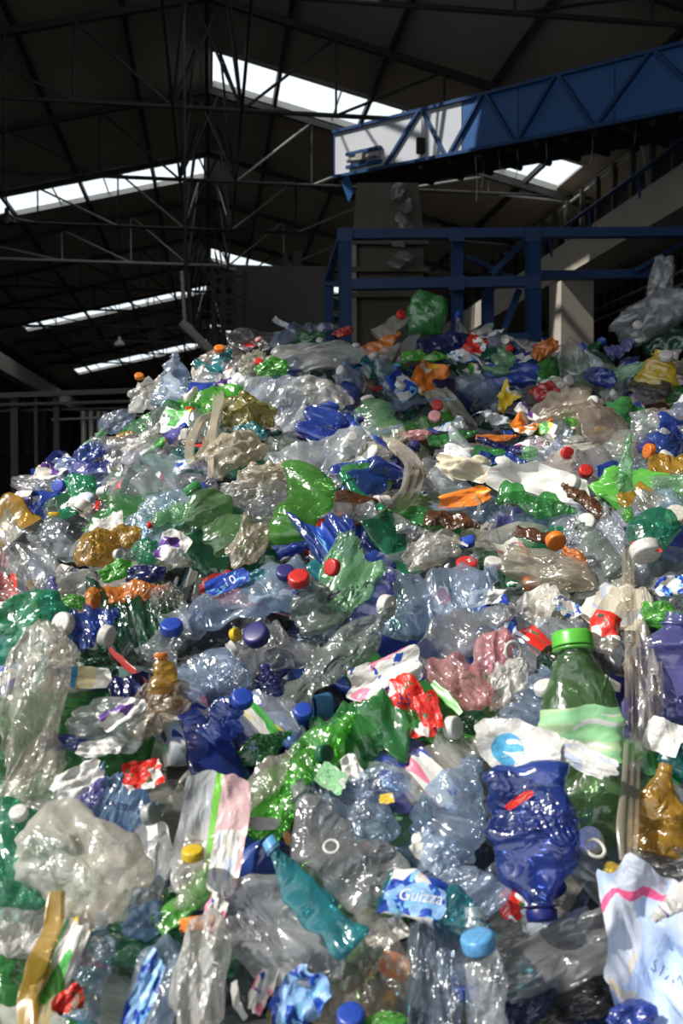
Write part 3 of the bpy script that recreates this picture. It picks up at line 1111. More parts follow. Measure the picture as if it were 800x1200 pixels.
def paint(o, c, hz=None):
    col = CC[c] if isinstance(c, str) else c
    o.color = (*col, hz if hz is not None else (HZ[c] if isinstance(c, str) else 1))


def finish(o, text, cat, group, fam):
    short, _, rest = text.partition('|')
    o['label'] = (short + ' ' + rest).strip()
    o['category'] = cat
    o['group'] = group
    HEROES.append((o, short))
    return o


def B(px, py, L, wid, ang, c, text, cap=None, lab=None, st='soda', flat=.5, hz=None, bend=.15, dents=5, cr=1.0, tilt=0, roll=0, lift=.03, lt=(.2, .5), la=(0, 6.2832), lc='wh', face=.5, d=None, coarse=False, capless=False, twist=.4):
    """a bottle"""
    sd = nxt()
    b = Bottle(sd, st, flat, bend, dents, cr, twist)
    o3, ax, Lm, dd = pose(px, py, L, ang, tilt, roll, lift, face, d)
    sy = wid * dd / FPX / b.natw
    sz = min(sy, Lm) * 1.0
    o = link(FAMILY[c] + '_bottle', b.body(), M_PETB if coarse else M_PET)
    o.matrix_basis = matrix(o3, ax, (Lm, sy, sz))
    paint(o, c, hz)
    if st != 'jug' and not capless:
        r = link('neck_ring', b.ring(), M_PET, o)
        paint(r, cap if cap else c, None if not cap else 1)
    if cap:
        k = link('cap', b.cap(), M_OPQ, o)
        paint(k, cap, 1)
    if lab:
        l = link('label', b.label(lt[0], lt[1], *la), PRINT[lab], o)
        paint(l, lc, 1)
    return finish(o, text, 'bottle', 'crushed %s bottles in the heap' % FAMILY[c], FAMILY[c])


def K(px, py, L, wid, ang, c, text, th=.3, hz=None, cr=1.0, ragged=.14, sq=.7, tilt=0, roll=0, lift=.03, face=.5, mat=None, d=None, name=None, cat='bag', group=None, nu=48, nv=24):
    """a bag or squashed film piece"""
    o3, ax, Lm, dd = pose(px, py, L, ang, tilt, roll, lift, face, d)
    sy = wid * dd / FPX
    o = link(name or FAMILY[c] + '_film_bag', pouch_mesh(nxt(), th, cr, ragged, sq, nu, nv), mat or M_FILM)
    o.matrix_basis = matrix(o3, ax, (Lm, sy, (Lm + sy) / 2 * 1.0))
    paint(o, c, (hz if hz is not None else HZ[c]) * (.62 if c in ('cw', 'gy', 'be', 'cl', 'bc', 'gg') else .9))
    return finish(o, text, cat, group or 'crumpled film and bags in the heap', FAMILY[c])


def S(px, py, L, wid, ang, pr, text, c='wh', cr=1.0, torn=.12, curl=.3, tilt=0, roll=0, lift=.045, face=.6, d=None, name='wrapper_scrap', cat='wrapper', mat=None, hz=1):
    """a printed scrap, label or sheet"""
    o3, ax, Lm, dd = pose(px, py, L, ang, tilt, roll, lift, face, d)
    sy = wid * dd / FPX
    o = link(name, scrap_mesh(nxt(), cr, torn, curl), mat or PRINT[pr])
    o.matrix_basis = matrix(o3, ax, (Lm, sy, (Lm + sy) / 2))
    paint(o, c, hz)
    return finish(o, text, cat, 'torn labels and wrappers in the heap', '')


CAP_ME = cap_mesh()
CAP_ME.materials.append(M_OPQ)
RING_ME = ring_mesh()
RING_ME.materials.append(M_OPQ)


def C(px, py, dia, c, text, ang=90, lean=40, lift=.05, d=None, ring=False, at=None):
    """a loose screw cap: dia in photo pixels; lean = how far its top turns from the viewer towards ang"""
    d = (d or hit(*(at or (px, py)))) - lift
    o3 = P(px, py, d)
    tc = -ray(px, py)
    tc /= np.linalg.norm(tc)
    r = np.cross(U3, tc)
    r /= np.linalg.norm(r)
    u = np.cross(tc, r)
    a, l = math.radians(ang), math.radians(lean)
    z = tc * math.cos(l) + (r * math.cos(a) + u * math.sin(a)) * math.sin(l)
    x = np.cross(u, z)
    x /= np.linalg.norm(x)
    y = np.cross(z, x)
    s = dia * d / FPX
    o = link(FAMILY[c] + '_closure', RING_ME if ring else CAP_ME)
    o.matrix_basis = matrix(o3, (x, y, z), (s, s, s))
    paint(o, c, 1)
    return finish(o, text, 'cap', 'screw caps in the heap', FAMILY[c])


def RB(pts, wpx, c, text, hz=None, cr=.2, dl=.06, name='film_strip', cat='strip', mat=None, d=None):
    """a ribbon of film through photo points lying on the heap"""
    ps, ws = [], []
    for (x, y) in pts:
        dd = (d or hit(x, y)) - dl
        ps.append(P(x, y, dd))
    dm = np.mean([proj(p)[2] for p in ps])
    o = link(name, ribbon_mesh(name, ps, [w * dm / FPX for w in wpx], -F3, cr, nxt(), 7, ps[0]), mat or M_FILM)
    o.location = tuple(ps[0])
    paint(o, c, hz)
    return finish(o, text, cat, 'strips of film in the heap', FAMILY[c])


def attach(child, host, part):
    """what belongs to a thing (its cap, its print) becomes a part of it, staying where it is"""
    c, h = by_short(child), by_short(host)
    c.parent = h
    c.matrix_parent_inverse = h.matrix_basis.inverted()
    c.name = part
    for k in ('category', 'group'):
        del c[k]


def by_short(s):
    return next(o for o, n in HEROES if n.startswith(s))


def disc_on(host, c0, r, col, name='emblem'):
    """a round print pressed onto a host's upper skin, with two paler waves across it"""
    hv = [v.co for v in host.data.vertices]
    bvh = BVHTree.FromPolygons(hv, [p.vertices[:] for p in host.data.polygons])
    asp = host.matrix_basis.to_scale()
    k = asp[0] / asp[1]
    V, Fc = [], []
    for i in range(9):
        for j in range(28):
            a, q = 2 * math.pi * j / 28, r * i / 8
            x, y = c0[0] + q * math.cos(a), c0[1] + q * math.sin(a) * k
            h = bvh.ray_cast(Vector((x, y, 2)), Vector((0, 0, -1)))
            V.append((x, y, (h[0].z if h[0] else 0) + .005))
    for i in range(8):
        for j in range(28):
            f = (i * 28 + j, (i + 1) * 28 + j, (i + 1) * 28 + (j + 1) % 28, i * 28 + (j + 1) % 28)
            Fc.append(f)
    uv = [((v[0] - c0[0]) / r * .5 + .5, (v[1] - c0[1]) / r / k * .5 + .5) for v in V]
    o = link(name, mesh_from(name, V, Fc, True, uv), PRINT['emblem'], host)
    paint(o, col, 1)
    return o


def write_on(host, text, uv0, size, ang, mat, name='lettering', shear=0.0):
    """flat print lying on a host's upper skin: text curve -> mesh, pressed onto the surface"""
    cu = bpy.data.curves.new(name, 'FONT')
    cu.body = text
    cu.size = size
    cu.shear = shear
    cu.align_x, cu.align_y = 'CENTER', 'CENTER'
    cu.resolution_u = 2
    ob = bpy.data.objects.new(name, cu)
    me = bpy.data.meshes.new_from_object(ob)
    bpy.data.objects.remove(ob)
    import bmesh
    bm = bmesh.new()
    bm.from_mesh(me)
    bmesh.ops.triangulate(bm, faces=bm.faces)
    bmesh.ops.subdivide_edges(bm, edges=[e for e in bm.edges if e.calc_length() > size * .12], cuts=2, use_grid_fill=False)
    bmesh.ops.triangulate(bm, faces=bm.faces)
    hv = [v.co for v in host.data.vertices]
    bvh = BVHTree.FromPolygons(hv, [p.vertices[:] for p in host.data.polygons])
    a = math.radians(ang)
    asp = host.matrix_basis.to_scale()
    k = asp[0] / asp[1]
    dead = []
    for v in bm.verts:
        x, y = v.co.x, v.co.y
        X = uv0[0] + x * math.cos(a) - y * math.sin(a)
        Y = uv0[1] + (x * math.sin(a) + y * math.cos(a)) * k
        h = bvh.ray_cast(Vector((X, Y, 2)), Vector((0, 0, -1)))
        if h[0] is None:
            dead.append(v)
            v.co = (X, Y, 0)
        else:
            v.co = (X, Y, h[0].z + .004)
    bmesh.ops.delete(bm, geom=dead, context='VERTS')
    bm.to_mesh(me)
    bm.free()
    return link(name, me, mat, host)

# ------------------------------------------------------------------ packed waste under the loose things
def mound():
    nx, ny = 300, 270
    Xs = np.linspace(-3.0, 3.4, nx)
    Ds = np.concatenate([np.linspace(-.5, .6, 40), np.linspace(.61, 3.5, 180), np.linspace(3.55, 6.5, 50)])
    X, D = np.meshgrid(Xs, Ds, indexing='ij')
    z = heap(X, D).ravel()
    rs = np.random.RandomState(3)
    p2 = np.stack([X.ravel(), D.ravel()], 1)
    z = z - .11 + crumple(p2, rs, ((3, .014), (7, .018), (13, .016), (22, .008)))
    z = np.maximum(z, -1.16)
    V = np.array([0, 0, CZ])[None] + R3[None] * X.ravel()[:, None] + FH[None] * D.ravel()[:, None] + np.stack([z * 0, z * 0, z], 1)
    Fc = []
    for i in range(nx - 1):
        for j in range(ny - 1):
            a = i * ny + j
            Fc.append((a, a + ny, a + ny + 1, a + 1))
    m, nt, out = new_mat('packed flattened plastic')
    b = N(nt, 'BsdfPrincipled', i_Roughness=.25)
    tc = N(nt, 'TexCoord')
    vo = N(nt, 'TexVoronoi', i_Scale=19.0)
    nz = N(nt, 'TexNoise', i_Scale=6.0, i_Detail=3.0)
    ma = N(nt, 'VectorMath', operation='MULTIPLY_ADD')
    ma.inputs[1].default_value = (.3, .3, .3)
    nt.links.new(tc.outputs['Object'], nz.inputs['Vector'])
    nt.links.new(nz.outputs['Color'], ma.inputs[0])
    nt.links.new(tc.outputs['Object'], ma.inputs[2])
    nt.links.new(ma.outputs[0], vo.inputs['Vector'])
    sx = N(nt, 'SeparateColor')
    nt.links.new(vo.outputs['Color'], sx.inputs[0])
    cr = N(nt, 'ValToRGB')
    cr.color_ramp.interpolation = 'CONSTANT'
    els = [(0, (.12, .13, .14)), (.28, (.02, .035, .10)), (.42, (.02, .07, .035)), (.52, (.2, .21, .21)), (.68, (.03, .032, .04)), (.80, (.03, .07, .08)), (.86, (.28, .27, .25)), (.97, (.16, .08, .03))]
    cr.color_ramp.elements[0].color = (*els[0][1], 1)
    cr.color_ramp.elements[1].position, cr.color_ramp.elements[1].color = els[1][0], (*els[1][1], 1)
    for p, c in els[2:]:
        e = cr.color_ramp.elements.new(p)
        e.color = (*c, 1)
    nt.links.new(sx.outputs[0], cr.inputs[0])
    nt.links.new(cr.outputs[0], b.inputs['Base Color'])
    bp, _ = crinkle(nt, tc.outputs['Object'], 26, .03, .9)
    nt.links.new(bp.outputs[0], b.inputs['Normal'])
    nt.links.new(b.outputs[0], out.inputs[0])
    o = link('packed_plastic_waste', mesh_from('packed_plastic_waste', V, Fc), m)
    return tag(o, 'dense packed plastic waste filling the heap between and beneath the loose bottles', 'waste', None, 'stuff')


MOUND = mound()

# ================================================================== THE THINGS ONE CAN PICK OUT, nearest first
# --- the big ones in the lower half
B(685, 862, 232, 84, 97, 'ov', 'upright green bottle|with a ridged green cap and a torn pale label, standing out', cap='bg', lab='pale', st='wide', flat=.7, lt=(.36, .62), lc='lg', hz=.26, bend=.08, cr=1.0, lift=.10, face=.8, dents=3)
B(622, 985, 158, 108, -82, 'bl', 'big upside-down blue bottle|with a deep blue screw cap at the bottom', cap='db', st='squat', flat=.6, hz=.32, bend=.05, lift=.12, face=.8, cr=.9)
S(608, 938, 34, 9, 28, 'red', 'short red strip|lying across the shoulder of the big blue bottle', c='rd', cr=.4, lift=.19)
S(606, 877, 94, 62, -10, 'plain', 'torn white wrapper with a pale blue round emblem|above the big blue bottle', cr=.7, lift=.15)
B(358, 1050, 146, 44, 137, 'tl', 'long teal bottle|twisted flat, with a blue neck pointing up the heap', cap='sb', st='slim', flat=.4, bend=.1, cr=.6, lift=.15, face=.7)
B(388, 990, 148, 66, 136, 'gy', 'grey clear crushed bottle|with a white closure on it, behind the long teal bottle', st='soda', flat=.45, hz=.35, lift=.10, bend=.1)
C(388, 992, 21, 'wh', 'white oval ring closure|stuck on the grey clear crushed bottle', 100, 35, .15, ring=True)
B(517, 1061, 138, 50, -17, 'tl', 'teal water bottle with a blue and white printed label|lying beside the bright blue cap', lab='blue', st='soda', flat=.55, hz=.35, lift=.13, bend=.2, lt=(.03, .5), face=.7)
S(488, 1053, 74, 38, -10, 'blue', 'blue and white water label|with a white brand name in script, on the teal bottle', c='lb', cr=.4, torn=.06, curl=.3, lift=.165)
B(563, 1140, 120, 52, 96, 'cl', 'clear neck bottle with a bright blue cap|standing upside in the lower heap', st='wide', flat=.5, lift=.11, face=.8, hz=.3)
B(527, 1026, 108, 52, 135, 'bc', 'bluish clear crushed bottle|above the teal water bottle', st='water', flat=.5, lift=.09, hz=.3)
K(508, 1150, 128, 66, 88, 'bc', 'pale violet crumpled film|hanging beside the clear neck bottle', th=.45, lift=.09, cr=1.2)
K(424, 1148, 120, 108, 60, 'cw', 'big clear crumpled bag|between the grey flat film and the pale violet film', th=.4, lift=.07, cr=1.2)
C(411, 1192, 34, 'bl', 'dark blue cap|at the very bottom below the big clear crumpled bag', 100, 40, .1)
K(448, 1200, 50, 24, 10, 'bg', 'bright green crumpled piece|at the very bottom beside the dark blue cap', lift=.1)
K(326, 1090, 158, 104, -22, 'gy', 'large flat grey translucent film|beneath the long teal bottle', th=.12, hz=.95, lift=.10, cr=.7, ragged=.1, sq=.4)
S(252, 1068, 36, 26, 60, 'pink', 'pink and white torn scrap|at the upper corner of the large flat grey film', lift=.1)
S(350, 1172, 66, 52, 35, 'blue', 'blue white and green snack wrapper|near the bottom beside the big clear crumpled bag', c='lb', lift=.09, cr=1.4)
RB([(274, 1150), (276, 1175), (288, 1194)], [9, 11, 7], 'wh', 'curved white plastic strip|beside the silver foil pouch near the bottom', cr=.1)
K(326, 1172, 62, 20, 80, 'ol', 'olive flat bottle piece|upright beside the blue white and green snack wrapper', lift=.07)
S(308, 1158, 44, 24, 55, 'pink', 'pale pink and white scrap|beside the olive flat bottle piece', lift=.08)
K(236, 1146, 118, 62, 84, 'wh', 'silver foil pouch|shining oval near the bottom', th=.5, hz=.55, lift=.11, cr=1.3, face=.8)
K(183, 1160, 96, 62, 65, 'bc', 'clear and blue printed film|behind the silver foil pouch', th=.4, hz=.4, lift=.07)
S(168, 1166, 74, 30, 62, 'blue', 'blue printed band|on the clear and blue printed film', c='lb', lift=.11)
K(196, 1112, 200, 58, -8, 'eg', 'dark green translucent bag|lying across behind the silver foil pouch', th=.35, hz=.45, lift=.05, cr=1.2)
K(290, 1106, 96, 46, 4, 'dg', 'deep green bag end|beside the large flat grey film', th=.4, lift=.06)
RB([(67, 1044), (60, 1088), (45, 1128), (32, 1165), (30, 1204)], [22, 25, 30, 27, 24], 'am', 'long bent amber bottle|crushed flat, standing in the lower corner of the heap', .75, .35, .12, name='amber_bottle', cat='bottle', mat=M_PET)
B(72, 1110, 110, 20, 72, 'gr', 'narrow crushed green bottle|beside the long bent amber bottle', st='slim', flat=.4, lift=.08, face=.8)
S(66, 1148, 112, 30, 60, 'green', 'white and green label strip|beside the narrow crushed green bottle', lift=.11, cr=.8)
K(22, 1082, 60, 52, 60, 'wh', 'crumpled white plastic|left of the long bent amber bottle', hz=.8, lift=.07, cr=1.4)
B(108, 1130, 98, 46, 76, 'bc', 'clear bottle with a white stick neck|beside the white and green label strip', st='soda', flat=.45, lift=.08, hz=.3, face=.7)
S(80, 1172, 34, 26, 20, 'red', 'red and brown cup rim scrap|below the white and green label strip', c='br', lift=.1)
K(175, 1078, 58, 40, 10, 'lb', 'pale blue crumpled tissue|above the dark green translucent bag', hz=.85, cr=1.6, lift=.08)
B(226, 1050, 92, 30, 40, 'bg', 'bright green crushed bottle with a yellow cap end|below the yellow capped clear bottle', st='soda', flat=.35, lift=.09)
B(203, 1058, 66, 22, 62, 'gr', 'folded green bottle side|beside the bright green crushed bottle', st='soda', flat=.3, lift=.07, capless=True)
S(230, 1082, 44, 16, 8, 'orange', 'brown cardboard piece|above the deep green bag end', c='br', cr=.3, lift=.12)
K(30, 1005, 118, 100, -40, 'eg', 'large green film bag|at the edge above the long bent amber bottle', th=.3, hz=.4, lift=.10, cr=1.0)
K(96, 1012, 148, 118, -38, 'cw', 'large pale grey film bag|puffed up beside the large green film bag', th=.4, hz=.9, lift=.10, cr=.8)
K(178, 1030, 90, 40, 78, 'gy', 'grey folded film|standing between the pale grey film bag and the yellow capped bottle', th=.4, lift=.06, hz=.45)
B(226, 1022, 74, 46, 88, 'cw', 'clear bottle with a yellow cap|in front of the foil pouch', st='wide', flat=.6, lift=.10, face=.8)
S(247, 978, 122, 82, 82, 'foil', 'silver and pink drink pouch with a green stripe|standing above the yellow capped bottle', cr=.5, torn=.05, lift=.10, curl=.35, name='drink_pouch', cat='pouch', c='gy')
S(262, 1008, 60, 30, 78, 'white', 'white back panel with small blue print|on the silver and pink drink pouch', c='wh', cr=.4, torn=.05, lift=.13)
S(307, 965, 36, 16, -6, 'plain', 'small white paper label|between the drink pouch and the grey clear crushed bottle', lift=.1, cr=.3)
S(168, 908, 46, 34, 10, 'red', 'white and red torn label|lying over the dark hollow', lift=.1, cr=1.2)
B(142, 946, 78, 54, -18, 'lb', 'steel blue bottle with dark lettering|lying in the dark hollow', cap=None, st='water', flat=.6, hz=.5, lift=.055, face=.8, cr=.6)
C(176, 954, 26, 'gy', 'greyish cap|on the end of the steel blue lettered bottle', 10, 55, .07)
K(104, 937, 54, 22, 48, 'vi', 'violet folded film|beside the steel blue lettered bottle', hz=.6, lift=.08)
S(92, 916, 62, 36, 20, 'plain', 'crumpled white paper|above the violet folded film', lift=.07, cr=1.4)
C(22, 953, 22, 'wh', 'white cap|at the edge above the large green film bag', 110, 45, .14)
K(60, 948, 76, 34, 15, 'cl', 'clear crumpled film|under the crumpled white paper', lift=.06)
K(40, 815, 176, 74, 82, 'cw', 'tall whitish film bag|hanging down the near edge of the heap', th=.35, hz=.55, lift=.10, cr=1.3, face=.8)
K(38, 912, 90, 56, 60, 'cw', 'loose clear film|below the tall whitish film bag', lift=.07, hz=.4)
K(26, 735, 96, 72, 40, 'eg', 'large rounded green film|above the tall whitish film bag', th=.5, hz=.5, lift=.10, cr=.8)
B(73, 772, 74, 38, 92, 'wh', 'opaque white bottle with a white cap|beside the tall whitish film bag', st='jug', flat=.7, hz=.7, lift=.08, face=.8)
C(74, 731, 28, 'wh', 'smooth white cap|on the opaque white bottle', 160, 45, .1)
B(104, 733, 72, 44, 16, 'bl', 'crushed deep blue bottle|between the two white caps', st='water', flat=.45, lift=.07, hz=.4)
C(125, 745, 26, 'wh', 'ridged white cap|on its edge at the deep blue bottle', -20, 62, .12)
B(160, 735, 96, 54, 10, 'dg', 'crushed dark green clear bottle|beside the ridged white cap', st='water', flat=.45, lift=.06, hz=.3)
K(106, 782, 62, 44, 5, 'dg', 'dark green dented bottle|under the ridged white cap', lift=.04)
RB([(128, 760), (146, 778), (172, 800)], [5, 9, 5], 'rd', 'thin red plastic strap|slanting below the ridged white cap', .9, .1)
B(201, 742, 70, 34, 60, 'cl', 'clear bottle with a flat blue cap|beside the round clear cup', st='soda', flat=.6, lift=.08)
C(201, 735, 27, 'bl', 'flat blue cap|beside the round clear cup', 95, 55, .11)
K(229, 731, 34, 30, 70, 'bc', 'round clear cup|beside the flat blue cap', th=.8, hz=.3, cr=.5, lift=.08)
B(192, 800, 66, 30, 95, 'am', 'amber bottle with a bright orange cap|below the flat blue cap', cap='og', st='soda', flat=.8, lift=.10, face=.8, bend=.03, tilt=12)
S(98, 794, 62, 26, -4, 'stripe', 'striped blue and tan carton end|beside the opaque white bottle', lift=.08, cr=.4, torn=.04)
K(182, 830, 82, 54, 35, 'be', 'beige film|draped below the orange cap', hz=.5, lift=.07)
K(128, 848, 96, 62, -5, 'cl', 'clear film with violet bands|below the striped carton end', hz=.4, lift=.06)
S(142, 836, 52, 24, 30, 'purple', 'violet and white print|on the clear film with violet bands', lift=.09)
K(72, 870, 60, 20, 0, 'bl', 'dark blue bottle side|below the clear film with violet bands', lift=.06)
S(118, 876, 50, 22, 8, 'plain', 'white paper slip|below the clear film with violet bands', lift=.07)
B(160, 803, 62, 30, 20, 'db', 'small navy crushed bottle|under the thin red strap', lift=.05)
B(240, 790, 92, 46, 30, 'bc', 'clear bottle with a ribbed white cap|beside the amber bottle with orange cap', cap='wh', st='water', flat=.6, lift=.08)
K(272, 792, 44, 42, 20, 'bc', 'square clear bottle base|beside the ribbed white cap', th=.6, hz=.35, cr=.7, lift=.09, sq=.4)
B(265, 842, 64, 40, 52, 'bl', 'blue bottle with a blue cap|below the square clear bottle base', st='water', flat=.6, lift=.08, face=.8)
C(284, 819, 26, 'bl', 'glossy royal blue cap|topping the blue bottle', 80, 38, .12)
B(300, 752, 70, 34, -160, 'gy', 'grey clear bottle with a navy cap|near the round clear cup', lift=.05)
C(300, 744, 32, 'pu', 'large navy blue cap|above the long grey film bottle', 120, 45, .1)
C(276, 744, 17, 'ye', 'yellow neck cap|beside the large navy cap', 20, 50, .08)
C(355, 834, 23, 'bl', 'mid blue cap|below the long grey film bottle', 90, 40, .08)
B(316, 806, 48, 24, 100, 'db', 'navy capped blue bottle|near the glossy royal blue cap', cap='db', st='water', flat=.7, lift=.06)
B(325, 770, 120, 34, 14, 'gy', 'flattened grey bottle|under the large navy cap', flat=.3, lift=.05)
B(398, 768, 172, 48, 38, 'gg', 'long grey film bottle|slanting up the middle of the heap', st='soda', flat=.3, hz=.42, lift=.09, cr=.7, bend=.1)
B(312, 838, 62, 46, 40, 'cl', 'clear bottle with green and blue print|below the long grey film bottle', lab='green', st='water', flat=.5, lift=.07)
S(452, 790, 96, 46, 20, 'pink', 'white label with pink print|between the long grey film bottle and the pink bag', lift=.09, cr=.8)
S(484, 828, 70, 44, -58, 'red', 'red and white label with dark writing|at the edge of the sparkling green bottle', c='wh', lift=.10, cr=.8)
S(502, 832, 40, 28, -70, 'red', 'red paper flap with a small round emblem|beside the red and white label', c='rd', lift=.12, cr=.6)
B(432, 854, 128, 72, 16, 'gr', 'sparkling crumpled green bottle|in the centre, touching the red and white label', st='water', flat=.5, hz=.42, lift=.08, cr=1.5)
B(352, 905, 168, 52, 42, 'bg', 'long bright green bottle|slanting below the sparkling green bottle', st='soda', flat=.45, hz=.42, lift=.07, cr=.9)
C(380, 884, 24, 'dg', 'dark green cap with a white ring|at the end of the long bright green bottle', 10, 40, .11)
B(310, 912, 92, 34, 40, 'cw', 'narrow clear crushed bottle|lying along the long bright green bottle', flat=.35, lift=.1)
S(388, 913, 36, 28, -30, 'plain', 'cut pale green plastic|below the dark green cap', c='lg', cr=.4, lift=.1)
B(300, 880, 90, 30, 25, 'gr', 'crushed green bottle in shade|above the foil pouch', flat=.35, lift=.05)
S(412, 900, 30, 22, -60, 'plain', 'small white torn piece|beside the cut pale green plastic', lift=.1)
B(462, 892, 94, 72, 70, 'vi', 'violet blue crushed bottle|below the sparkling green bottle', st='water', flat=.5, lift=.06, lab='blue', hz=.5)
K(447, 918, 62, 48, 20, 'bc', 'clear bubble of plastic|in front of the violet blue bottle', th=.7, hz=.3, lift=.1, cr=.7)
S(453, 936, 18, 12, 10, 'plain', 'small yellow sticker|on the clear bubble of plastic', c='ye', lift=.14, cr=.3)
K(420, 952, 92, 66, -28, 'bc', 'grey blue pouch of film|above the teal water bottle', th=.4, hz=.42, lift=.08, cr=.7)
C(531, 853, 28, 'wh', 'white oval cap|beside the pink tinted bottle', 5, 56, .1)
K(553, 846, 36, 30, 0, 'dg', 'dark green rounded bottle end|beside the white oval cap', th=.8, cr=.5, lift=.07)
B(517, 902, 100, 62, 35, 'cw', 'pink tinted clear bottle|below the white oval cap', lab='pink', hz=.3, st='water', flat=.55, lift=.07)
B(528, 952, 128, 92, 60, 'bc', 'big bubbly clear bottle|beside the big blue bottle', st='squat', flat=.55, hz=.25, lift=.07, cr=1.4)
S(505, 1000, 52, 34, -40, 'plain', 'white film with blue marks|above the bluish clear crushed bottle', lift=.08)
B(449, 1018, 60, 26, 125, 'dk', 'small dark bottle with a pink tip|above the teal water bottle', cap='pk', flat=.5, lift=.07)
S(452, 1092, 46, 30, 20, 'white', 'off-white torn wrapper|below the teal water bottle label', lift=.07)
S(462, 1132, 40, 26, -20, 'orange', 'white wrapper with orange print|beside the big clear crumpled bag', c='wh', lift=.07)
C(226, 1000, 27, 'ye', 'big yellow screw cap|on the clear bottle before the foil pouch', 95, 62, .13, at=(226, 1022))
C(560, 1104, 41, 'sb', 'bright blue screw cap|on the clear neck bottle', 105, 62, .14, at=(563, 1140))
# --- right-hand lower part
B(772, 948, 96, 60, 82, 'am', 'amber jug|standing at the edge above the white printed bag', st='jug', flat=.6, hz=.6, lift=.09, face=.8, d=1.0)
C(691, 985, 32, 'wh', 'stacked white lids|below the upright green bottle', 120, 30, .1)
C(697, 994, 28, 'wh', 'second white lid|leaning on the stacked white lids', 60, 40, .12, ring=True)
K(703, 1034, 96, 42, -35, 'gg', 'clear grey plastic plate|below the stacked white lids', th=.12, hz=.35, cr=.4, lift=.09, sq=.4)
B(752, 1046, 92, 26, -10, 'ye', 'yellow tinted tube bottle|above the white printed bag', st='slim', flat=.7, hz=.5, lift=.13)
K(778, 1008, 74, 40, -12, 'gy', 'clear tray with shiny ribs|above the yellow tinted tube bottle', th=.3, hz=.35, lift=.08)
B(794, 1056, 70, 30, 210, 'wh', 'white tube with a grey blue band|at the edge above the white printed bag', cap=None, st='slim', flat=.95, cr=.15, dents=0, bend=.02, twist=0, hz=.9, lift=.19, lab='purple', lt=(.7, .8))
S(764, 1130, 176, 108, 100, 'bag', 'white printed bag with a pink stripe|in the lower corner of the heap', c='bw', cr=1.5, torn=.1, curl=.5, lift=.13, face=.8, name='printed_bag', cat='bag')
K(660, 1118, 168, 74, 20, 'gy', 'wide grey clear film|beside the white printed bag', th=.14, hz=.45, cr=.9, lift=.07, sq=.45)
K(742, 1190, 52, 36, 10, 'bl', 'royal blue film|below the white printed bag', lift=.12, hz=.7)
S(603, 1058, 36, 34, 40, 'red', 'red and white crumpled packet|below the cap of the big blue bottle', lift=.06)
S(630, 1078, 44, 26, 20, 'plain', 'crumpled white tissue|below the big blue bottle cap', lift=.06, cr=1.5)
K(685, 1075, 70, 42, 60, 'dk', 'dark crumpled film|between the grey film and the blue bottle', lift=.02)
K(680, 1170, 110, 52, 15, 'dk', 'dark folded film|below the wide grey clear film', lift=.03)
K(620, 1180, 80, 40, 35, 'db', 'dark blue crushed film|at the bottom below the wide grey clear film', lift=.04)
# the tall film edge on the right and what stands behind it
RB([(736, 642), (739, 720), (742, 800), (741, 880), (738, 965), (736, 1010)], [18, 20, 22, 20, 24, 18], 'be', 'tall upright film edge|running down beside the upright green bottle', .35, .25, .11, name='film_edge')
B(784, 800, 160, 68, 84, 'vi', 'violet blue crushed bottle by the film edge|tall, at the near side', st='water', flat=.5, hz=.5, lift=.06, face=.8, cr=1.2)
K(756, 800, 130, 36, 88, 'cw', 'narrow white film column|along the tall film edge', hz=.5, lift=.07, cr=1.3)
K(775, 722, 46, 32, -10, 'bg', 'green film with white flecks|above the violet bottle by the film edge', hz=.6, lift=.07)
S(778, 862, 36, 44, 60, 'plain', 'torn white paper|at the foot of the violet bottle by the film edge', lift=.1)
K(764, 622, 62, 54, 50, 'eg', 'rounded green clear bottle end|above the red ringed cap', th=.6, hz=.3, lift=.07, cr=.6)
C(756, 646, 36, 'wh', 'big white cap with a red ring|beside the tall film edge', -70, 58, .12)
S(757, 641, 36, 6, -15, 'red', 'thin red ring|on the big white cap', c='rd', cr=.1, torn=.02, curl=.2, lift=.14)
S(788, 686, 36, 26, 10, 'blue', 'blue and white label scrap|below the red ringed cap', lift=.07)
K(786, 575, 60, 46, 20, 'cl', 'clear crumpled bottle|above the rounded green bottle end', lift=.05)
B(753, 586, 50, 34, 20, 'am', 'amber flattened bottle|beside the narrow standing green bottle', flat=.35, lift=.05)
B(790, 545, 60, 30, 0, 'am', 'amber can shaped bottle|above the clear crumpled bottle at the edge', lift=.05, flat=.7)
B(733, 562, 106, 20, 93, 'lg', 'narrow standing green bottle|with a round green end, above the film edge', st='slim', flat=.6, hz=.35, lift=.09, face=.85, cr=.6)
K(735, 603, 16, 14, 90, 'bg', 'round green bottle end|at the foot of the narrow standing bottle', th=.9, cr=.3, lift=.12)
B(722, 628, 84, 22, 115, 'cl', 'silver clear folded bottle|beside the narrow standing green bottle', flat=.35, lift=.08)
B(684, 586, 62, 19, 142, 'br', 'dark brown bottle with a white cap|leaning above the white capped clear bottle', st='soda', flat=.8, lift=.08, bend=.03)
C(669, 567, 23, 'wh', 'tilted white cap|on the dark brown bottle', 150, 50, .12)
B(700, 642, 76, 30, 128, 'gg', 'clear bottle with a big white cap|below the dark brown bottle', st='soda', flat=.6, lift=.08, bend=.05)
C(687, 612, 22, 'wh', 'round white cap facing out|on the clear bottle below the brown bottle', 120, 25, .13)
C(651, 634, 24, 'og', 'burnt orange cap|near the large beige film', -60, 40, .07)
B(632, 628, 58, 18, -10, 'br', 'brown orange flat bottle|beside the burnt orange cap', flat=.4, lift=.05)
K(672, 652, 32, 18, -30, 'og', 'orange bent bottle end|below the burnt orange cap', lift=.07, hz=.8)
K(640, 668, 112, 52, -12, 'be', 'large beige film|under the burnt orange cap', th=.35, hz=.5, lift=.08, cr=.8)
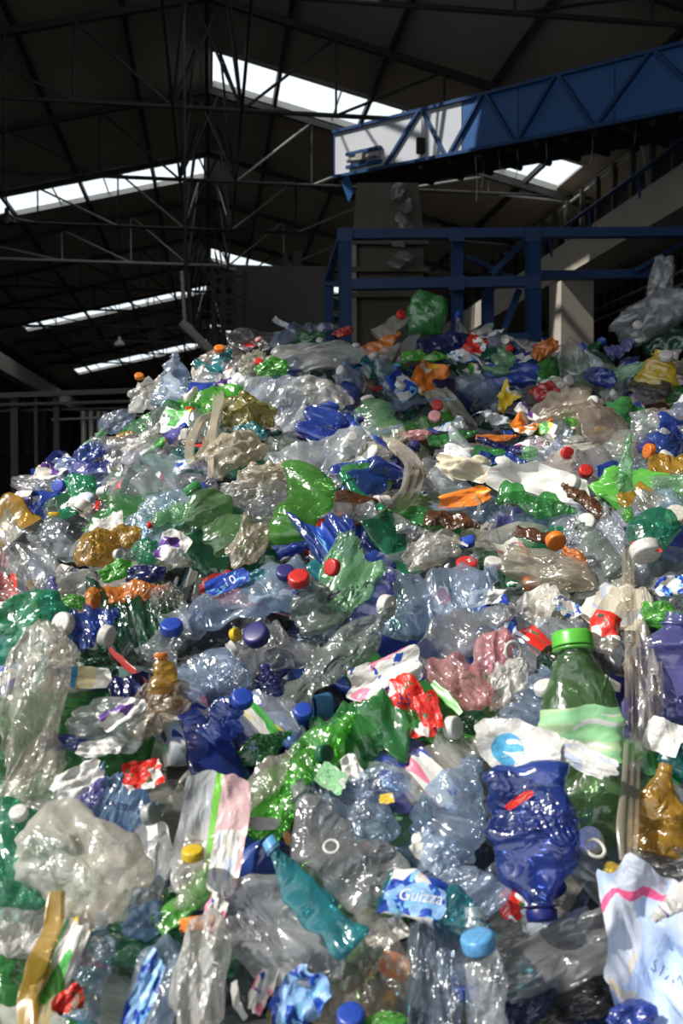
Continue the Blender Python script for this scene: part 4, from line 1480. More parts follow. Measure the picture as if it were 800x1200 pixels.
K(646, 705, 40, 44, 80, 'cw', 'round clear bottle base|below the large beige film', th=.6, hz=.3, cr=.5, lift=.09)
S(632, 708, 56, 40, 40, 'plain', 'crumpled white torn label|beside the round clear bottle base', lift=.08, cr=1.6)
S(664, 712, 34, 22, -30, 'blue', 'blue and white torn label|beside the round clear bottle base', lift=.08)
B(720, 712, 98, 32, 65, 'cw', 'clear bottle with a red printed label|leaning above the upright green bottle', lab='red', lt=(.15, .38), flat=.5, lift=.07)
B(640, 752, 86, 62, 40, 'cl', 'red tinted clear crushed bottle|above the cap of the upright green bottle', lab='red', lt=(.3, .55), flat=.5, lift=.05)
K(647, 778, 36, 40, 80, 'dg', 'dark green lump|beside the upright green bottle', lift=.05)
B(628, 825, 84, 42, 62, 'bc', 'clear bottle with a white screw cap|beside the upright green bottle shoulder', st='water', flat=.6, lift=.08, face=.7)
C(638, 806, 26, 'wh', 'white screw cap seen from its side|by the upright green bottle', 110, 60, .13)
K(578, 772, 66, 48, 75, 'pk', 'pink film bag|beside the white ring closure', th=.4, lift=.08, hz=.5, cr=1.2)
K(540, 802, 76, 58, -40, 'pk', 'pale pink and white pouch|below the pink film bag', th=.4, hz=.4, lift=.08)
C(601, 763, 26, 'wh', 'white ring closure|at the edge of the pink film bag', 0, 35, .13, ring=True)
K(594, 802, 58, 44, 60, 'wh', 'white film bag|below the white ring closure', lift=.08, hz=.8, cr=1.3)
RB([(506, 800), (524, 818), (540, 836)], [8, 13, 7], 'bg', 'bright green strip|below the pale pink pouch', .9, .1, .1)
B(548, 738, 140, 60, 28, 'gy', 'big grey crushed bottle|above the pink film bag', st='soda', flat=.5, hz=.35, lift=.07, cr=1.2)
B(520, 702, 140, 62, 12, 'bc', 'big bluish clear bottle|lying behind the big grey crushed bottle', st='water', flat=.6, hz=.25, lift=.06, cap=None)
B(545, 676, 60, 27, 75, 'cl', 'clear bottle with a bright red cap|above the big bluish bottle', st='soda', flat=.7, lift=.09)
C(547, 662, 26, 'rd', 'bright red cap|between two clear bottle necks', 90, 58, .12)
C(578, 660, 22, 'wh', 'short white cap|beside the bright red cap', 80, 62, .1)
S(564, 700, 50, 24, 15, 'plain', 'crumpled white and blue label|on the big bluish clear bottle', c='wh', lift=.1, cr=1.3)
B(435, 706, 84, 54, 60, 'vi', 'pale violet bottle|with a pale oval cap on its side', st='soda', flat=.5, hz=.35, lift=.06)
C(453, 710, 27, 'wh', 'pale oval cap|set on the pale violet bottle', -10, 54, .11)
B(418, 668, 78, 62, -20, 'lg', 'pale green crumpled bottle with a red cap|in the middle of the heap', st='water', flat=.45, hz=.4, lift=.06, cr=1.4)
C(389, 665, 21, 'rd', 'red cap with a dark rim|at the pale green crumpled bottle', 170, 45, .11)
B(410, 702, 100, 28, 38, 'lg', 'long pale green flat bottle|below the pale green crumpled bottle', flat=.3, lift=.07)
B(362, 704, 74, 46, 112, 'gg', 'green tinted bottle with a red cap|beside the long teal and clear bottle', st='soda', flat=.7, hz=.32, lift=.09, face=.7, bend=.04)
C(350, 678, 26, 'rd', 'plump red cap|on the green tinted bottle', 100, 50, .14)
C(334, 671, 22, 'pu', 'dark violet cap|behind the plump red cap', 100, 45, .14)
B(286, 704, 172, 60, 200, 'bc', 'long teal and clear bottle|lying across with a blue label', st='soda', flat=.5, hz=.28, lift=.08, cr=1.1)
K(312, 680, 64, 34, 15, 'tl', 'teal flat film|on top of the long clear bottle', hz=.5, lift=.10, th=.2)
S(266, 682, 54, 22, 20, 'blue', 'deep blue label with a pale oval emblem|on the long teal and clear bottle', c='bl', cr=.3, torn=.05, lift=.12)
B(148, 697, 92, 26, 10, 'og', 'bright orange crushed bottle|lying beside a banded clear end', st='soda', flat=.45, hz=.65, lift=.13, cr=1.2)
K(194, 699, 36, 32, 20, 'cw', 'clear bottle end with red and white bands|on the bright orange bottle', th=.7, cr=.4, lift=.15)
# --- the middle of the heap
B(250, 603, 88, 42, 128, 'ov', 'leaning green bottle with a green cap|in the middle of the heap', cap='gr', st='soda', flat=.7, hz=.34, lift=.10, bend=.05, face=.7, cr=.6)
B(352, 600, 118, 54, 235, 'vg', 'large bright green curved bottle|with a white ring at its end', st='soda', flat=.6, hz=.34, bend=.45, lift=.10, cr=.6)
C(389, 562, 15, 'wh', 'thin white ring|at the end of the large curved green bottle', 40, 60, .11, ring=True)
K(426, 563, 62, 44, -5, 'gr', 'rounded green bottle base|beside the large curved green bottle', th=.7, cr=.6, hz=.5, lift=.15)
K(281, 576, 46, 32, 10, 'wh', 'white knotted bag handles|above the green bottle with a green cap', hz=.8, lift=.08, cr=1.7)
K(312, 560, 72, 44, 15, 'cr', 'cream crumpled bag|above the large curved green bottle', lift=.08, hz=.7, cr=1.5)
K(292, 634, 62, 40, 62, 'be', 'beige film tail|hanging beside the green bottle with a green cap', lift=.10, hz=.55, cr=1.3)
B(382, 600, 120, 26, 188, 'gy', 'grey bottle with a navy neck|lying across the large curved green bottle', cap='db', flat=.4, lift=.11, st='slim')
B(440, 607, 120, 30, -12, 'gy', 'flat grey clear bottle|beside the navy necked bottle', flat=.35, lift=.07)
B(392, 634, 58, 42, 25, 'bl', 'crumpled blue label bottle|under the large curved green bottle', flat=.5, lift=.06, lab='blue', lc='bl')
RB([(455, 515), (490, 545), (478, 585), (446, 606)], [16, 26, 22, 12], 'be', 'twisted beige film|trailing below the pale clear bottle', .5, .4, .1)
S(543, 583, 62, 23, 14, 'orange', 'orange printed wrapper|lying flat in the shaded dip', c='og', lift=.08, cr=.7)
RB([(556, 578), (562, 590), (559, 602)], [4, 5, 3], 'cr', 'thin cream strip|hanging off the orange printed wrapper', .9, .1, .09)
S(548, 547, 72, 30, -8, 'plain', 'cream and white crumpled wrapper|above the orange printed wrapper', c='cr', lift=.07, cr=1.4)
S(632, 566, 116, 42, -16, 'plain', 'wide white carton sheet with a yellow edge|above the tilted white cap', c='wh', lift=.08, cr=.9)
B(628, 590, 90, 24, -14, 'gr', 'long green bottle|below the wide white carton sheet', flat=.4, lift=.05)
B(531, 513, 62, 17, 12, 'gr', 'flat bright green bottle|above the cream and white wrapper', flat=.4, lift=.06)
B(583, 513, 52, 12, 5, 'og', 'thin orange brown bottle|beside the flat bright green bottle', flat=.4, lift=.06)
K(487, 510, 36, 16, 8, 'pk', 'pink film piece|beside the flat bright green bottle', hz=.9, lift=.07)
B(590, 539, 58, 18, -4, 'bl', 'flat royal blue bottle|above the wide white carton sheet', flat=.4, lift=.06)
B(530, 610, 66, 22, -8, 'br', 'flat brown bottle|below the orange printed wrapper', flat=.4, lift=.05)
K(506, 644, 70, 44, 25, 'cw', 'whitish film with a loop handle|below the flat brown bottle', hz=.55, lift=.08, cr=1.2)
RB([(503, 642), (505, 628), (522, 628), (548, 640)], [3, 4, 4, 3], 'wh', 'white loop handle|rising from the whitish film', .95, .1, .11)
C(686, 552, 17, 'rd', 'small red crumpled cap|above the dark brown bottle', 60, 40, .06)
# --- left flank
B(66, 626, 52, 32, 92, 'cl', 'clear bottle with a small yellow cap|standing on the heap flank', cap='ye', flat=.6, lift=.06, face=.8)
K(115, 643, 44, 48, 80, 'am', 'amber crumpled bottle base|on the heap flank', th=.5, hz=.55, lift=.08)
K(148, 629, 26, 38, 70, 'am', 'narrow amber film|beside the amber crumpled base', hz=.6, lift=.07)
S(127, 617, 30, 32, -55, 'plain', 'torn bright white paper|above the amber crumpled base', lift=.1, cr=.4, torn=.5)
RB([(152, 578), (120, 602), (98, 628), (84, 652)], [9, 14, 14, 8], 'cl', 'long clear film strip|slanting past the torn white paper', .4, .3, .09)
C(138, 650, 13, 'wh', 'small white oval cap|beside the narrow amber film', 0, 50, .08)
B(200, 604, 60, 26, 200, 'lg', 'pale green bottle with a red cap|beside the silver white label film', cap='rd', flat=.6, lift=.07)
K(170, 646, 34, 34, 0, 'eg', 'dented green bottle base|under the pale green bottle', th=.6, cr=.7, lift=.06)
S(202, 640, 40, 36, 55, 'purple', 'silver white film with violet writing|beside the dented green bottle base', c='wh', lift=.08, cr=.9)
C(38, 686, 15, 'ye', 'yellow cap|low on the heap flank', 90, 40, .06)
B(60, 698, 42, 22, 95, 'vi', 'violet bottle neck|above the large rounded green film', cap='vi', flat=.7, lift=.05)
K(137, 670, 40, 24, 15, 'bg', 'bright green scrap|above the bright orange bottle', hz=.8, lift=.06, cr=1.4)
K(170, 673, 46, 26, 5, 'db', 'navy crumpled bottle|beside the bright green scrap', lift=.06)
K(86, 682, 54, 30, 10, 'wh', 'white crumpled film|above the bright orange bottle end', hz=.6, lift=.06, cr=1.4)
K(84, 704, 30, 18, -10, 'bg', 'green bottle end with a pale stripe|beside the violet bottle neck', lift=.07)
K(40, 566, 66, 22, -3, 'gy', 'flat clear plate of plastic|jutting from the outer flank', th=.2, hz=.4, lift=.03, cr=.5)
K(172, 525, 60, 46, 20, 'wh', 'white crumpled carrier bag|high on the heap flank', hz=.8, lift=.08, cr=1.5)
K(142, 517, 38, 22, 20, 'am', 'amber flattened cup|beside the white crumpled carrier bag', hz=.6, lift=.11)
C(101, 564, 12, 'og', 'orange cap|on the outer flank', 60, 40, .10)
K(107, 530, 40, 26, 30, 'bl', 'blue film|above the orange cap on the flank', lift=.04)
K(138, 494, 46, 28, 15, 'bc', 'clear rounded bottle end|above the amber flattened cup', th=.6, hz=.3, lift=.05, cr=.6)
# --- the crest
B(203, 446, 66, 28, 80, 'bc', 'clear bottle standing upright|at the crest near the orange capped bottles', st='water', flat=.6, lift=.04, hz=.3, face=.8)
K(172, 462, 40, 40, 70, 'wh', 'spiky white torn bottle|with an orange cap at the crest', hz=.6, lift=.04, ragged=.4, cr=1.3)
C(163, 441, 11, 'og', 'orange cap on the white torn bottle|at the crest', 90, 55, .06)
B(257, 428, 44, 22, 70, 'tl', 'teal bottle with an orange cap|at the crest', flat=.6, lift=.04, hz=.6)
C(257, 409, 13, 'og', 'rust orange cap|topping the teal bottle at the crest', 90, 60, .05, at=(257, 428))
RB([(256, 440), (255, 470), (249, 505), (246, 560)], [11, 16, 9, 6], 'cr', 'cream carrier bag strap|hanging straight down the heap', .8, .35, .17)
RB([(252, 484), (236, 492), (222, 515), (220, 538), (232, 540), (244, 516), (250, 492)], [8, 12, 13, 12, 12, 12, 8], 'cr', 'cream looped bag handle|beside the hanging strap', .75, .35, .15)
B(254, 468, 80, 32, 25, 'bg', 'bright green flattened bottle|behind the cream carrier bag strap', flat=.45, lift=.05, hz=.5)
K(289, 484, 62, 54, -30, 'ol', 'dark olive crumpled film|beside the cream bag strap', hz=.6, lift=.06, cr=1.8)
K(293, 507, 36, 28, -10, 'tl', 'teal crumpled bottle base|below the dark olive film', lift=.07)
B(325, 466, 102, 48, 138, 'cl', 'silvery clear crumpled bottle|slanting down from the crest', st='water', flat=.45, hz=.35, lift=.07, cr=1.6)
K(366, 417, 112, 36, 4, 'wh', 'long clear film sheet|draped over the crest', th=.2, hz=.5, lift=.05)
K(375, 460, 72, 38, -15, 'wh', 'white foil like film|below the long clear film sheet', hz=.6, lift=.06, cr=1.4)
B(377, 492, 50, 38, 60, 'bl', 'crumpled blue bottle with a blue cap|below the white foil film', cap='bl', st='water', flat=.6, lift=.08)
K(272, 530, 72, 52, 30, 'cr', 'cream dented container|below the cream bag strap', hz=.7, lift=.07, cr=1.5)
B(384, 530, 130, 48, 28, 'cl', 'big clear bottle with a white cap|across the upper middle of the heap', st='soda', flat=.5, hz=.28, lift=.09)
C(413, 512, 13, 'wh', 'white lettered cap|on the big clear bottle', 60, 30, .17)
K(319, 432, 38, 26, 10, 'bg', 'bright green crumpled piece|on the crest', lift=.05, cr=1.5)
B(339, 392, 26, 18, 85, 'pu', 'dark violet bottle neck|poking up from the crest', cap='pu', flat=.8, lift=.0)
K(362, 396, 40, 20, 0, 'gr', 'green crumpled bottle|beside the dark violet neck on the crest', lift=.02)
K(498, 368, 52, 50, 85, 'gr', 'big round green bottle base|standing on the crest', th=.4, hz=.6, cr=.5, lift=.0, face=.9)
B(460, 382, 46, 22, 32, 'cw', 'clear bottle with a red cap|lying on the crest beside the round green base', flat=.6, lift=.02)
C(470, 369, 12, 'rd', 'red crest cap|beside the big round green base', 50, 50, .04, at=(460, 382))
K(402, 389, 24, 14, 25, 'rd', 'red plastic piece|on the crest', hz=.9, lift=.03)
B(446, 405, 54, 17, 28, 'og', 'flat orange bottle|just under the crest', flat=.4, lift=.06, hz=.7)
B(448, 418, 54, 22, 30, 'cw', 'brownish clear bottle|under the flat orange bottle', lift=.05)
B(524, 400, 70, 24, 14, 'db', 'flattened navy bottle|below the big round green base', flat=.35, lift=.05)
B(500, 417, 60, 16, -2, 'bg', 'flat green bottle with a white ringed cap|below the flattened navy bottle', cap='wh', flat=.4, lift=.06)
S(556, 404, 24, 24, 60, 'red', 'red and white packet|at the end of the flattened navy bottle', c='wh', lift=.05)
B(590, 422, 40, 26, 62, 'lg', 'green clear bottle with a red cap|on the shaded crest', flat=.7, lift=.03, hz=.35)
C(597, 408, 9, 'rd', 'small red cap|on the shaded crest', 90, 50, .06, at=(590, 422))
C(512, 475, 14, 'rd', 'dull red cap|facing out of the dark gap', 90, 20, .04)
C(509, 488, 15, 'pk', 'dull pink cap|below the dull red cap', 90, 25, .04)
B(440, 486, 52, 38, 110, 'lg', 'grey green bottle with a white cap|above the twisted beige film', cap='wh', st='water', flat=.6, hz=.3, lift=.07)
K(556, 452, 48, 30, -5, 'bc', 'clear domed bottle base|in the shade below the crest', th=.7, hz=.35, lift=.05, cr=.5)
S(592, 466, 26, 22, 40, 'plain', 'yellow torn film|beside the clear domed base', c='ye', lift=.06, torn=.4)
C(455, 428, 10, 'wh', 'white cap under the crest|beside the brownish clear bottle', 0, 55, .13)
C(399, 434, 12, 'wh', 'white cap in the crest film|below the long clear film sheet', 150, 55, .07)
K(637, 410, 34, 20, 40, 'og', 'rust orange upright piece|on the shaded crest', hz=.9, lift=.02)
K(745, 436, 70, 22, 8, 'lg', 'pale green flat film|beside the yellow jug', hz=.6, lift=.05, th=.2)
B(769, 447, 70, 50, 70, 'ye', 'yellow ochre jug with a white cap|on the shaded side of the heap', cap=None, st='wide', flat=.7, hz=.85, lift=.08, face=.85, cr=.5, dents=2)
C(780, 417, 16, 'wh', 'white jug cap with lettering|on the yellow ochre jug', 80, 50, .11, at=(769, 447))
K(775, 330, 62, 30, 84, 'gy', 'grey film bag top|standing above the heap crest', hz=.6, lift=.0, cr=1.2, d=3.2, face=.9)
K(764, 372, 92, 50, 28, 'gy', 'large grey film bag|under the standing bag top', th=.5, hz=.55, lift=.0, cr=1.1, d=3.15)
K(796, 355, 36, 34, 10, 'gy', 'grey knotted bag end|beside the standing bag top', hz=.6, d=3.1, lift=0)
C(747, 381, 11, 'wh', 'white cap on the grey bag|near the crest', 40, 40, .05, d=3.1)
K(748, 396, 12, 18, 70, 'wh', 'small whitish crumpled bottle|below the white cap on the grey bag', lift=.06, hz=.8)
K(780, 400, 56, 36, 10, 'dg', 'dark green bottle bundle|above the yellow ochre jug', lift=.02)
B(728, 408, 34, 18, 30, 'vi', 'small violet bottle|beside the dark green bundle', lift=.05)
K(702, 442, 40, 22, -20, 'bl', 'blue glittering film|beside the pale green flat film', hz=.7, lift=.06, cr=1.6)
K(640, 460, 22, 34, 70, 'rd', 'red and white crumpled film|in the shaded right half', hz=.9, lift=.06, cr=1.5)
C(666, 446, 13, 'wh', 'white oval cap in the shade|beside the blue glittering film', 30, 45, .06)
K(664, 480, 56, 20, 20, 'be', 'beige crumpled film|below the white cap in the shade', hz=.6, lift=.06)

# print on the labels that can be read, and caps and labels that belong to a bottle
write_on(by_short('blue and white water label'), 'Guizza', (.04, .08), .26, 8, M_LETTERW, shear=.3)
write_on(by_short('steel blue bottle'), 'GENESE', (-.1, .0), .13, 0, M_LETTER)
write_on(by_short('deep blue label with'), '10', (.05, .0), .30, 0, M_LETTERW)
write_on(by_short('white printed bag'), 'STANE', (-.06, -.2), .085, -125, M_LETTERG)
write_on(by_short('red and white label with dark'), '35 L', (-.1, .0), .24, 60, M_LETTER)

S(682, 888, 76, 30, -22, 'white', 'torn white paper label|across the upright green bottle', lift=.155, cr=.6, torn=.25)
disc_on(by_short('torn white wrapper'), (-.12, -.05), .2, (.10, .42, .68))
for c_, h_, p_ in (('torn white paper label', 'upright green bottle', 'torn_label'), ('short red strip', 'big upside-down', 'label_strip'), ('blue and white water label', 'teal water bottle', 'printed_label'),
                   ('white back panel', 'silver and pink drink pouch', 'back_panel'), ('deep blue label', 'long teal and clear', 'printed_label'), ('violet and white print', 'clear film with violet', 'print'),
                   ('small yellow sticker', 'clear bubble', 'sticker'), ('thin red ring', 'big white cap', 'ring'), ('blue printed band', 'clear and blue printed film', 'printed_band'),
                   ('big yellow screw', 'clear bottle with a yellow', 'cap'), ('bright blue screw', 'clear neck bottle', 'cap'), ('smooth white cap', 'opaque white bottle', 'cap'), ('flat blue cap', 'clear bottle with a flat blue', 'cap'), ('glossy royal', 'blue bottle with a blue cap', 'cap'),
                   ('large navy blue cap', 'grey clear bottle with a navy', 'cap'), ('tilted white cap', 'dark brown bottle', 'cap'), ('round white cap facing', 'clear bottle with a big white', 'cap'),
                   ('white screw cap seen', 'clear bottle with a white screw', 'cap'), ('bright red cap', 'clear bottle with a bright red', 'cap'), ('pale oval cap', 'pale violet bottle', 'cap'),
                   ('plump red cap', 'green tinted bottle', 'cap'), ('red cap with a dark rim', 'pale green crumpled bottle', 'cap'), ('dark green cap with', 'long bright green bottle', 'cap'),
                   ('greyish cap', 'steel blue bottle', 'cap'), ('white jug cap', 'yellow ochre jug', 'cap'), ('white lettered cap', 'big clear bottle with a white', 'cap'),
                   ('red crest cap', 'clear bottle with a red cap', 'cap'), ('rust orange cap', 'teal bottle with an orange', 'cap'), ('small red cap', 'green clear bottle with a red', 'cap'),
                   ('orange cap on the white torn', 'spiky white', 'cap'), ('thin white ring', 'large bright green curved', 'ring'), ('white oval ring closure', 'grey clear crushed', 'closure_ring'),
                   ('round green bottle end', 'narrow standing green', 'base_end')):
    attach(c_, h_, p_)

# ================================================================== THE REST OF THE HEAP, thing by thing
FILL = []            # (root object, look words, kind)
VAR = []
_r = np.random.RandomState(77)
for i in range(26):
    st = ['soda', 'water', 'water', 'soda', 'squat', 'slim', 'wide'][i % 7]
    fl = float(_r.choice([.25, .32, .4, .5, .65]))
    b = Bottle(1000 + i, st, fl, float(_r.uniform(.05, .4)), int(_r.randint(3, 8)), float(_r.uniform(.8, 1.6)), float(_r.uniform(.2, 1.4)), 26, 34)
    a0 = float(_r.uniform(0, 6))
    look = 'flattened' if fl < .35 else ('crumpled' if b.cr > 1.15 else ('bent' if max(abs(b.bend[0]), abs(b.bend[1])) > .15 else 'dented'))
    VAR.append(dict(b=b, st=st, look=look, body=b.body(), cap=b.cap(), ring=b.ring(), label=b.label(_r.uniform(.1, .25), _r.uniform(.45, .6), a0, a0 + _r.uniform(3, 6.28))))
    VAR[-1]['body'].materials.append(M_PETB if i % 3 == 2 else M_PET)
    VAR[-1]['cap'].materials.append(M_OPQ)
    VAR[-1]['ring'].materials.append(M_PET)
POU = []
for i in range(16):
    th = float(_r.choice([.12, .2, .3, .45]))
    POU.append((pouch_mesh(2000 + i, th, float(_r.uniform(.8, 1.7)), float(_r.uniform(.1, .3)), float(_r.choice([.45, .7])), 36, 16), 'flat' if th < .15 else ('loose' if th < .35 else 'puffed')))
    POU[-1][0].materials.append(M_FILM)
SCR = [scrap_mesh(3000 + i, float(_r.uniform(.6, 1.6)), float(_r.uniform(.08, .3)), .4, 16, 14) for i in range(10)]
for i, m in enumerate(SCR):
    m.materials.append(PRINT[['plain', 'blue', 'red', 'white', 'green', 'pink', 'orange', 'purple', 'plain', 'white'][i]])
SCN = ['white', 'blue printed', 'red printed', 'white printed', 'green printed', 'pink printed', 'orange printed', 'violet printed', 'plain white', 'pale printed']
LABM = [k for k in ('blue', 'red', 'green', 'white', 'pink', 'blue', 'plain')]
LAB_CACHE = {}
BOT_C = [('cl', 20), ('cw', 11), ('bc', 12), ('gy', 7), ('bl', 9), ('db', 7), ('vi', 3), ('gr', 9), ('dg', 6), ('eg', 5), ('lg', 5), ('gg', 4), ('tl', 5), ('am', 2), ('br', 1.6), ('wh', 2), ('dk', 2)]
FILM_C = [('cl', 18), ('cw', 14), ('wh', 10), ('gy', 8), ('be', 6), ('bc', 8), ('cr', 3), ('eg', 3), ('bl', 4), ('gr', 4), ('dk', 3), ('pk', .8), ('bg', 1.2), ('rd', .4), ('am', 1)]
CAP_C = [('wh', 42), ('bl', 20), ('rd', 7), ('gr', 6), ('ye', 4), ('og', 5), ('sb', 6), ('pu', 5), ('pk', 2)]
COLN = dict(cl='clear', cw='warm clear', bc='bluish clear', gy='grey', gr='green', lg='pale green', bg='bright green', dg='dark green', eg='emerald', bl='blue', db='navy', lb='light blue', sb='sky blue', tl='teal',
            vi='violet', og='orange', am='amber', br='brown', wh='white', cr='cream', pk='pink', rd='red', ye='yellow', be='beige', pu='dark violet', gg='grey green', dk='dark')


def pick(tab):
    t = RNG.random() * sum(w for _, w in tab)
    for c, w in tab:
        t -= w
        if t <= 0:
            return c
    return tab[-1][0]


def jit(c, hz):
    k = RNG.uniform(.75, 1.25)
    return (*[max(0, min(1, v * k * RNG.uniform(.93, 1.07))) for v in CC[c]], max(0, min(1, hz * RNG.uniform(.7, 1.4))))


def surf_pose(X, D, lift, tiltmax, spin):
    n = normal_at(X, D)
    tc = -F3
    nb = n * .62 + tc * .38 + np.array([RNG.gauss(0, tiltmax), RNG.gauss(0, tiltmax), RNG.gauss(0, tiltmax)])
    nb /= np.linalg.norm(nb)
    up = np.cross(nb, R3)
    up /= np.linalg.norm(up)
    rt = np.cross(up, nb)
    ax = rt * math.cos(spin) + up * math.sin(spin)
    o = to_world(X, D, float(heap(X, D)) + lift)
    return o, (ax, np.cross(nb, ax), nb)


def sample_heap(dmin=.62, dmax=3.55):
    while True:
        D = math.sqrt(RNG.uniform(dmin ** 2, dmax ** 2))
        px = RNG.uniform(-90, 890)
        X = (px - 400) / FPX * D
        if float(heap(X, D)) > -1.0:
            return X, D


def fill_bottle(X, D, lift, big=1.0):
    v = RNG.choice(VAR)
    c = pick(BOT_C)
    spin = RNG.gauss(0, .7) + (math.pi if RNG.random() < .5 else 0)
    o3, ax = surf_pose(X, D, lift, .22, spin)
    L = big * {'soda': RNG.uniform(.20, .30), 'water': RNG.uniform(.18, .28), 'squat': RNG.uniform(.15, .21), 'slim': RNG.uniform(.18, .28), 'wide': RNG.uniform(.16, .22)}[v['st']]
    o = link(FAMILY[c] + '_bottle', v['body'])
    wy = L * RNG.uniform(.8, 1.05)
    o.matrix_basis = matrix(o3, ax, (L, wy, wy * RNG.uniform(.6, 1)))
    o.color = jit(c, HZ[c])
    extra = ''
    r = link('neck_ring', v['ring'], None, o)
    r.color = o.color
    if RNG.random() < .42:
        cc = pick(CAP_C)
        k = link('cap', v['cap'], None, o)
        k.color = jit(cc, 1)
        r.color = k.color
        extra = 'with a %s cap' % COLN[cc]
    if RNG.random() < .34:
        lm = RNG.choice(LABM)
        key = (id(v), lm)
        if key not in LAB_CACHE:
            me = v['label'].copy()
            me.materials.append(PRINT[lm])
            LAB_CACHE[key] = me
        l = link('label', LAB_CACHE[key], None, o)
        l.color = (.78, .8, .82, 1)
        extra = extra or 'with a %s label' % {'white': 'pale', 'plain': 'white'}.get(lm, lm)
    FILL.append((o, '%s %s bottle %s' % (v['look'], COLN[c], extra), 'bottle', 'crushed %s bottles in the heap' % FAMILY[c]))
    return o


def fill_film(X, D, lift, big=1.0):
    me, look = RNG.choice(POU)
    c = pick(FILM_C)
    o3, ax = surf_pose(X, D, lift, .25, RNG.gauss(0, .8))
    L = big * RNG.uniform(.10, .23)
    wy = L * RNG.uniform(.4, .85)
    o = link(FAMILY[c] + '_film_bag', me)
    o.matrix_basis = matrix(o3, ax, (L, wy, (L + wy) / 2 * RNG.uniform(.7, 1.1)))
    o.color = jit(c, HZ[c] * (.8 if c in ('cw', 'gy', 'be', 'cl', 'bc', 'gg') else 1.0))
    FILL.append((o, '%s %s piece of film' % (look, COLN[c]), 'bag', 'crumpled film and bags in the heap'))
    return o


def fill_scrap(X, D, lift):
    k = RNG.randrange(len(SCR))
    o3, ax = surf_pose(X, D, lift, .3, RNG.uniform(-1.4, 1.4))
    L = RNG.uniform(.05, .13)
    wy = L * RNG.uniform(.4, .9)
    o = link('wrapper_scrap', SCR[k])
    o.matrix_basis = matrix(o3, ax, (L, wy, L))
    o.color = RNG.choice([(.83, .82, .78, 1), (.7, .74, .8, 1), (.8, .76, .66, 1)])
    FILL.append((o, 'torn %s scrap' % SCN[k], 'wrapper', 'torn labels and wrappers in the heap'))


def fill_cap(X, D, lift):
    c = pick(CAP_C)
    o3, ax = surf_pose(X, D, lift, .6, RNG.uniform(-3, 3))
    s = RNG.uniform(.026, .036)
    o = link(FAMILY[c] + '_closure', CAP_ME)
    o.matrix_basis = matrix(o3, ax, (s, s, s))
    o.color = jit(c, 1)
    FILL.append((o, 'loose %s screw cap' % COLN[c], 'cap', 'screw caps in the heap'))


NB, NF, NS, NC = 620, 330, 90, 80
for i in range(NB):
    X, D = sample_heap()
    fill_bottle(X, D, RNG.uniform(-.075, .02))
for i in range(NF):
    X, D = sample_heap()
    fill_film(X, D, RNG.uniform(-.06, .02))
for i in range(NS):
    X, D = sample_heap()
    fill_scrap(X, D, RNG.uniform(0, .035))
for i in range(NC):
    X, D = sample_heap()
    fill_cap(X, D, RNG.uniform(.01, .035))
# the skyline of the heap: things that stick up and out along its crest
for i in range(60):
    px = 15 + 785 * (i + RNG.random()) / 60
    D = CR_D + RNG.uniform(-.12, .25)
    X = (px - 400) / FPX * D
    (fill_bottle if RNG.random() < .65 else fill_film)(X, D, RNG.uniform(-.02, .03), .85)
# strands of film caught below the conveyor, and the tangle falling into the hopper
for i, (x0, y0, x1, y1, w) in enumerate(((556, 192, 558, 236, 2.5), (566, 190, 563, 222, 2), (583, 188, 585, 214, 2), (606, 182, 603, 212, 2.5), (694, 158, 690, 196, 3), (744, 148, 741, 172, 2), (640, 172, 637, 198, 2))):
    d = CH * FPX / (56 + .06 * (x0 - 450)) + .25
    ps = [P(x0, y0 - 16, d), P((x0 + x1) / 2 + 2, (y0 + y1) / 2, d), P(x1, y1, d)]
    o = link('hanging_film_strand', ribbon_mesh('hanging_film_strand', ps, [.55 * w * d / FPX] * 3, -F3, .4, 50 + i, 4, ps[0]), M_FILM)
    o.location = tuple(ps[0])
    paint(o, 'gy', .5)
    tag(o, '%s thin strand of film hanging under the blue conveyor, counted from its low end' % ORD[i] if i < 3 else '%s strand of film hanging under the raised part of the conveyor' % ORD[i], 'strand', 'film strands under the conveyor')
for i, (px, py, s) in enumerate(((466, 224, 16), (476, 240, 14), (470, 256, 12), (478, 264, 13), (466, 284, 12), (474, 300, 16), (464, 308, 14))):
    o3, ax, Lm, dd = pose(px, py, s * 1.6, 70 + 20 * i, d=14.1)
    o = link('falling_film', POU[i][0])
    o.matrix_basis = matrix(o3, ax, (Lm, Lm * .6, Lm * .6))
    paint(o, 'gy', .25)
    tag(o, 'tangled film snagged on the hopper front, %s from the top' % ORD[i], 'film', 'film snagged on the hopper')

# ------------------------------------------------------------------ leave out what the photograph shows nothing of
CW, CH_ = 160, 180          # cells of 5 x 5.1 photo pixels over the heap's part of the picture
Rm = np.stack([R3, U3, F3])


def cells(o):
    me = o.data
    co = np.empty(len(me.vertices) * 3, dtype=np.float32)
    me.vertices.foreach_get('co', co)
    M = np.array(o.matrix_basis)
    p = co.reshape(-1, 3) @ M[:3, :3].T + M[:3, 3]
    me_f = np.array([pl[:] for pl in [f.vertices for f in me.polygons] if len(pl) == 4]) if False else None
    q = (p - C3) @ Rm.T
    x = (400 + FPX * q[:, 0] / q[:, 2]) / 5.0
    y = (600 - FPX * q[:, 1] / q[:, 2] - 290) / 5.1
    ix, iy = np.floor(x).astype(int), np.floor(y).astype(int)
    ok = (ix >= 0) & (ix < CW) & (iy >= 0) & (iy < CH_) & (q[:, 2] > .1)
    return iy[ok] * CW + ix[ok], q[ok, 2]


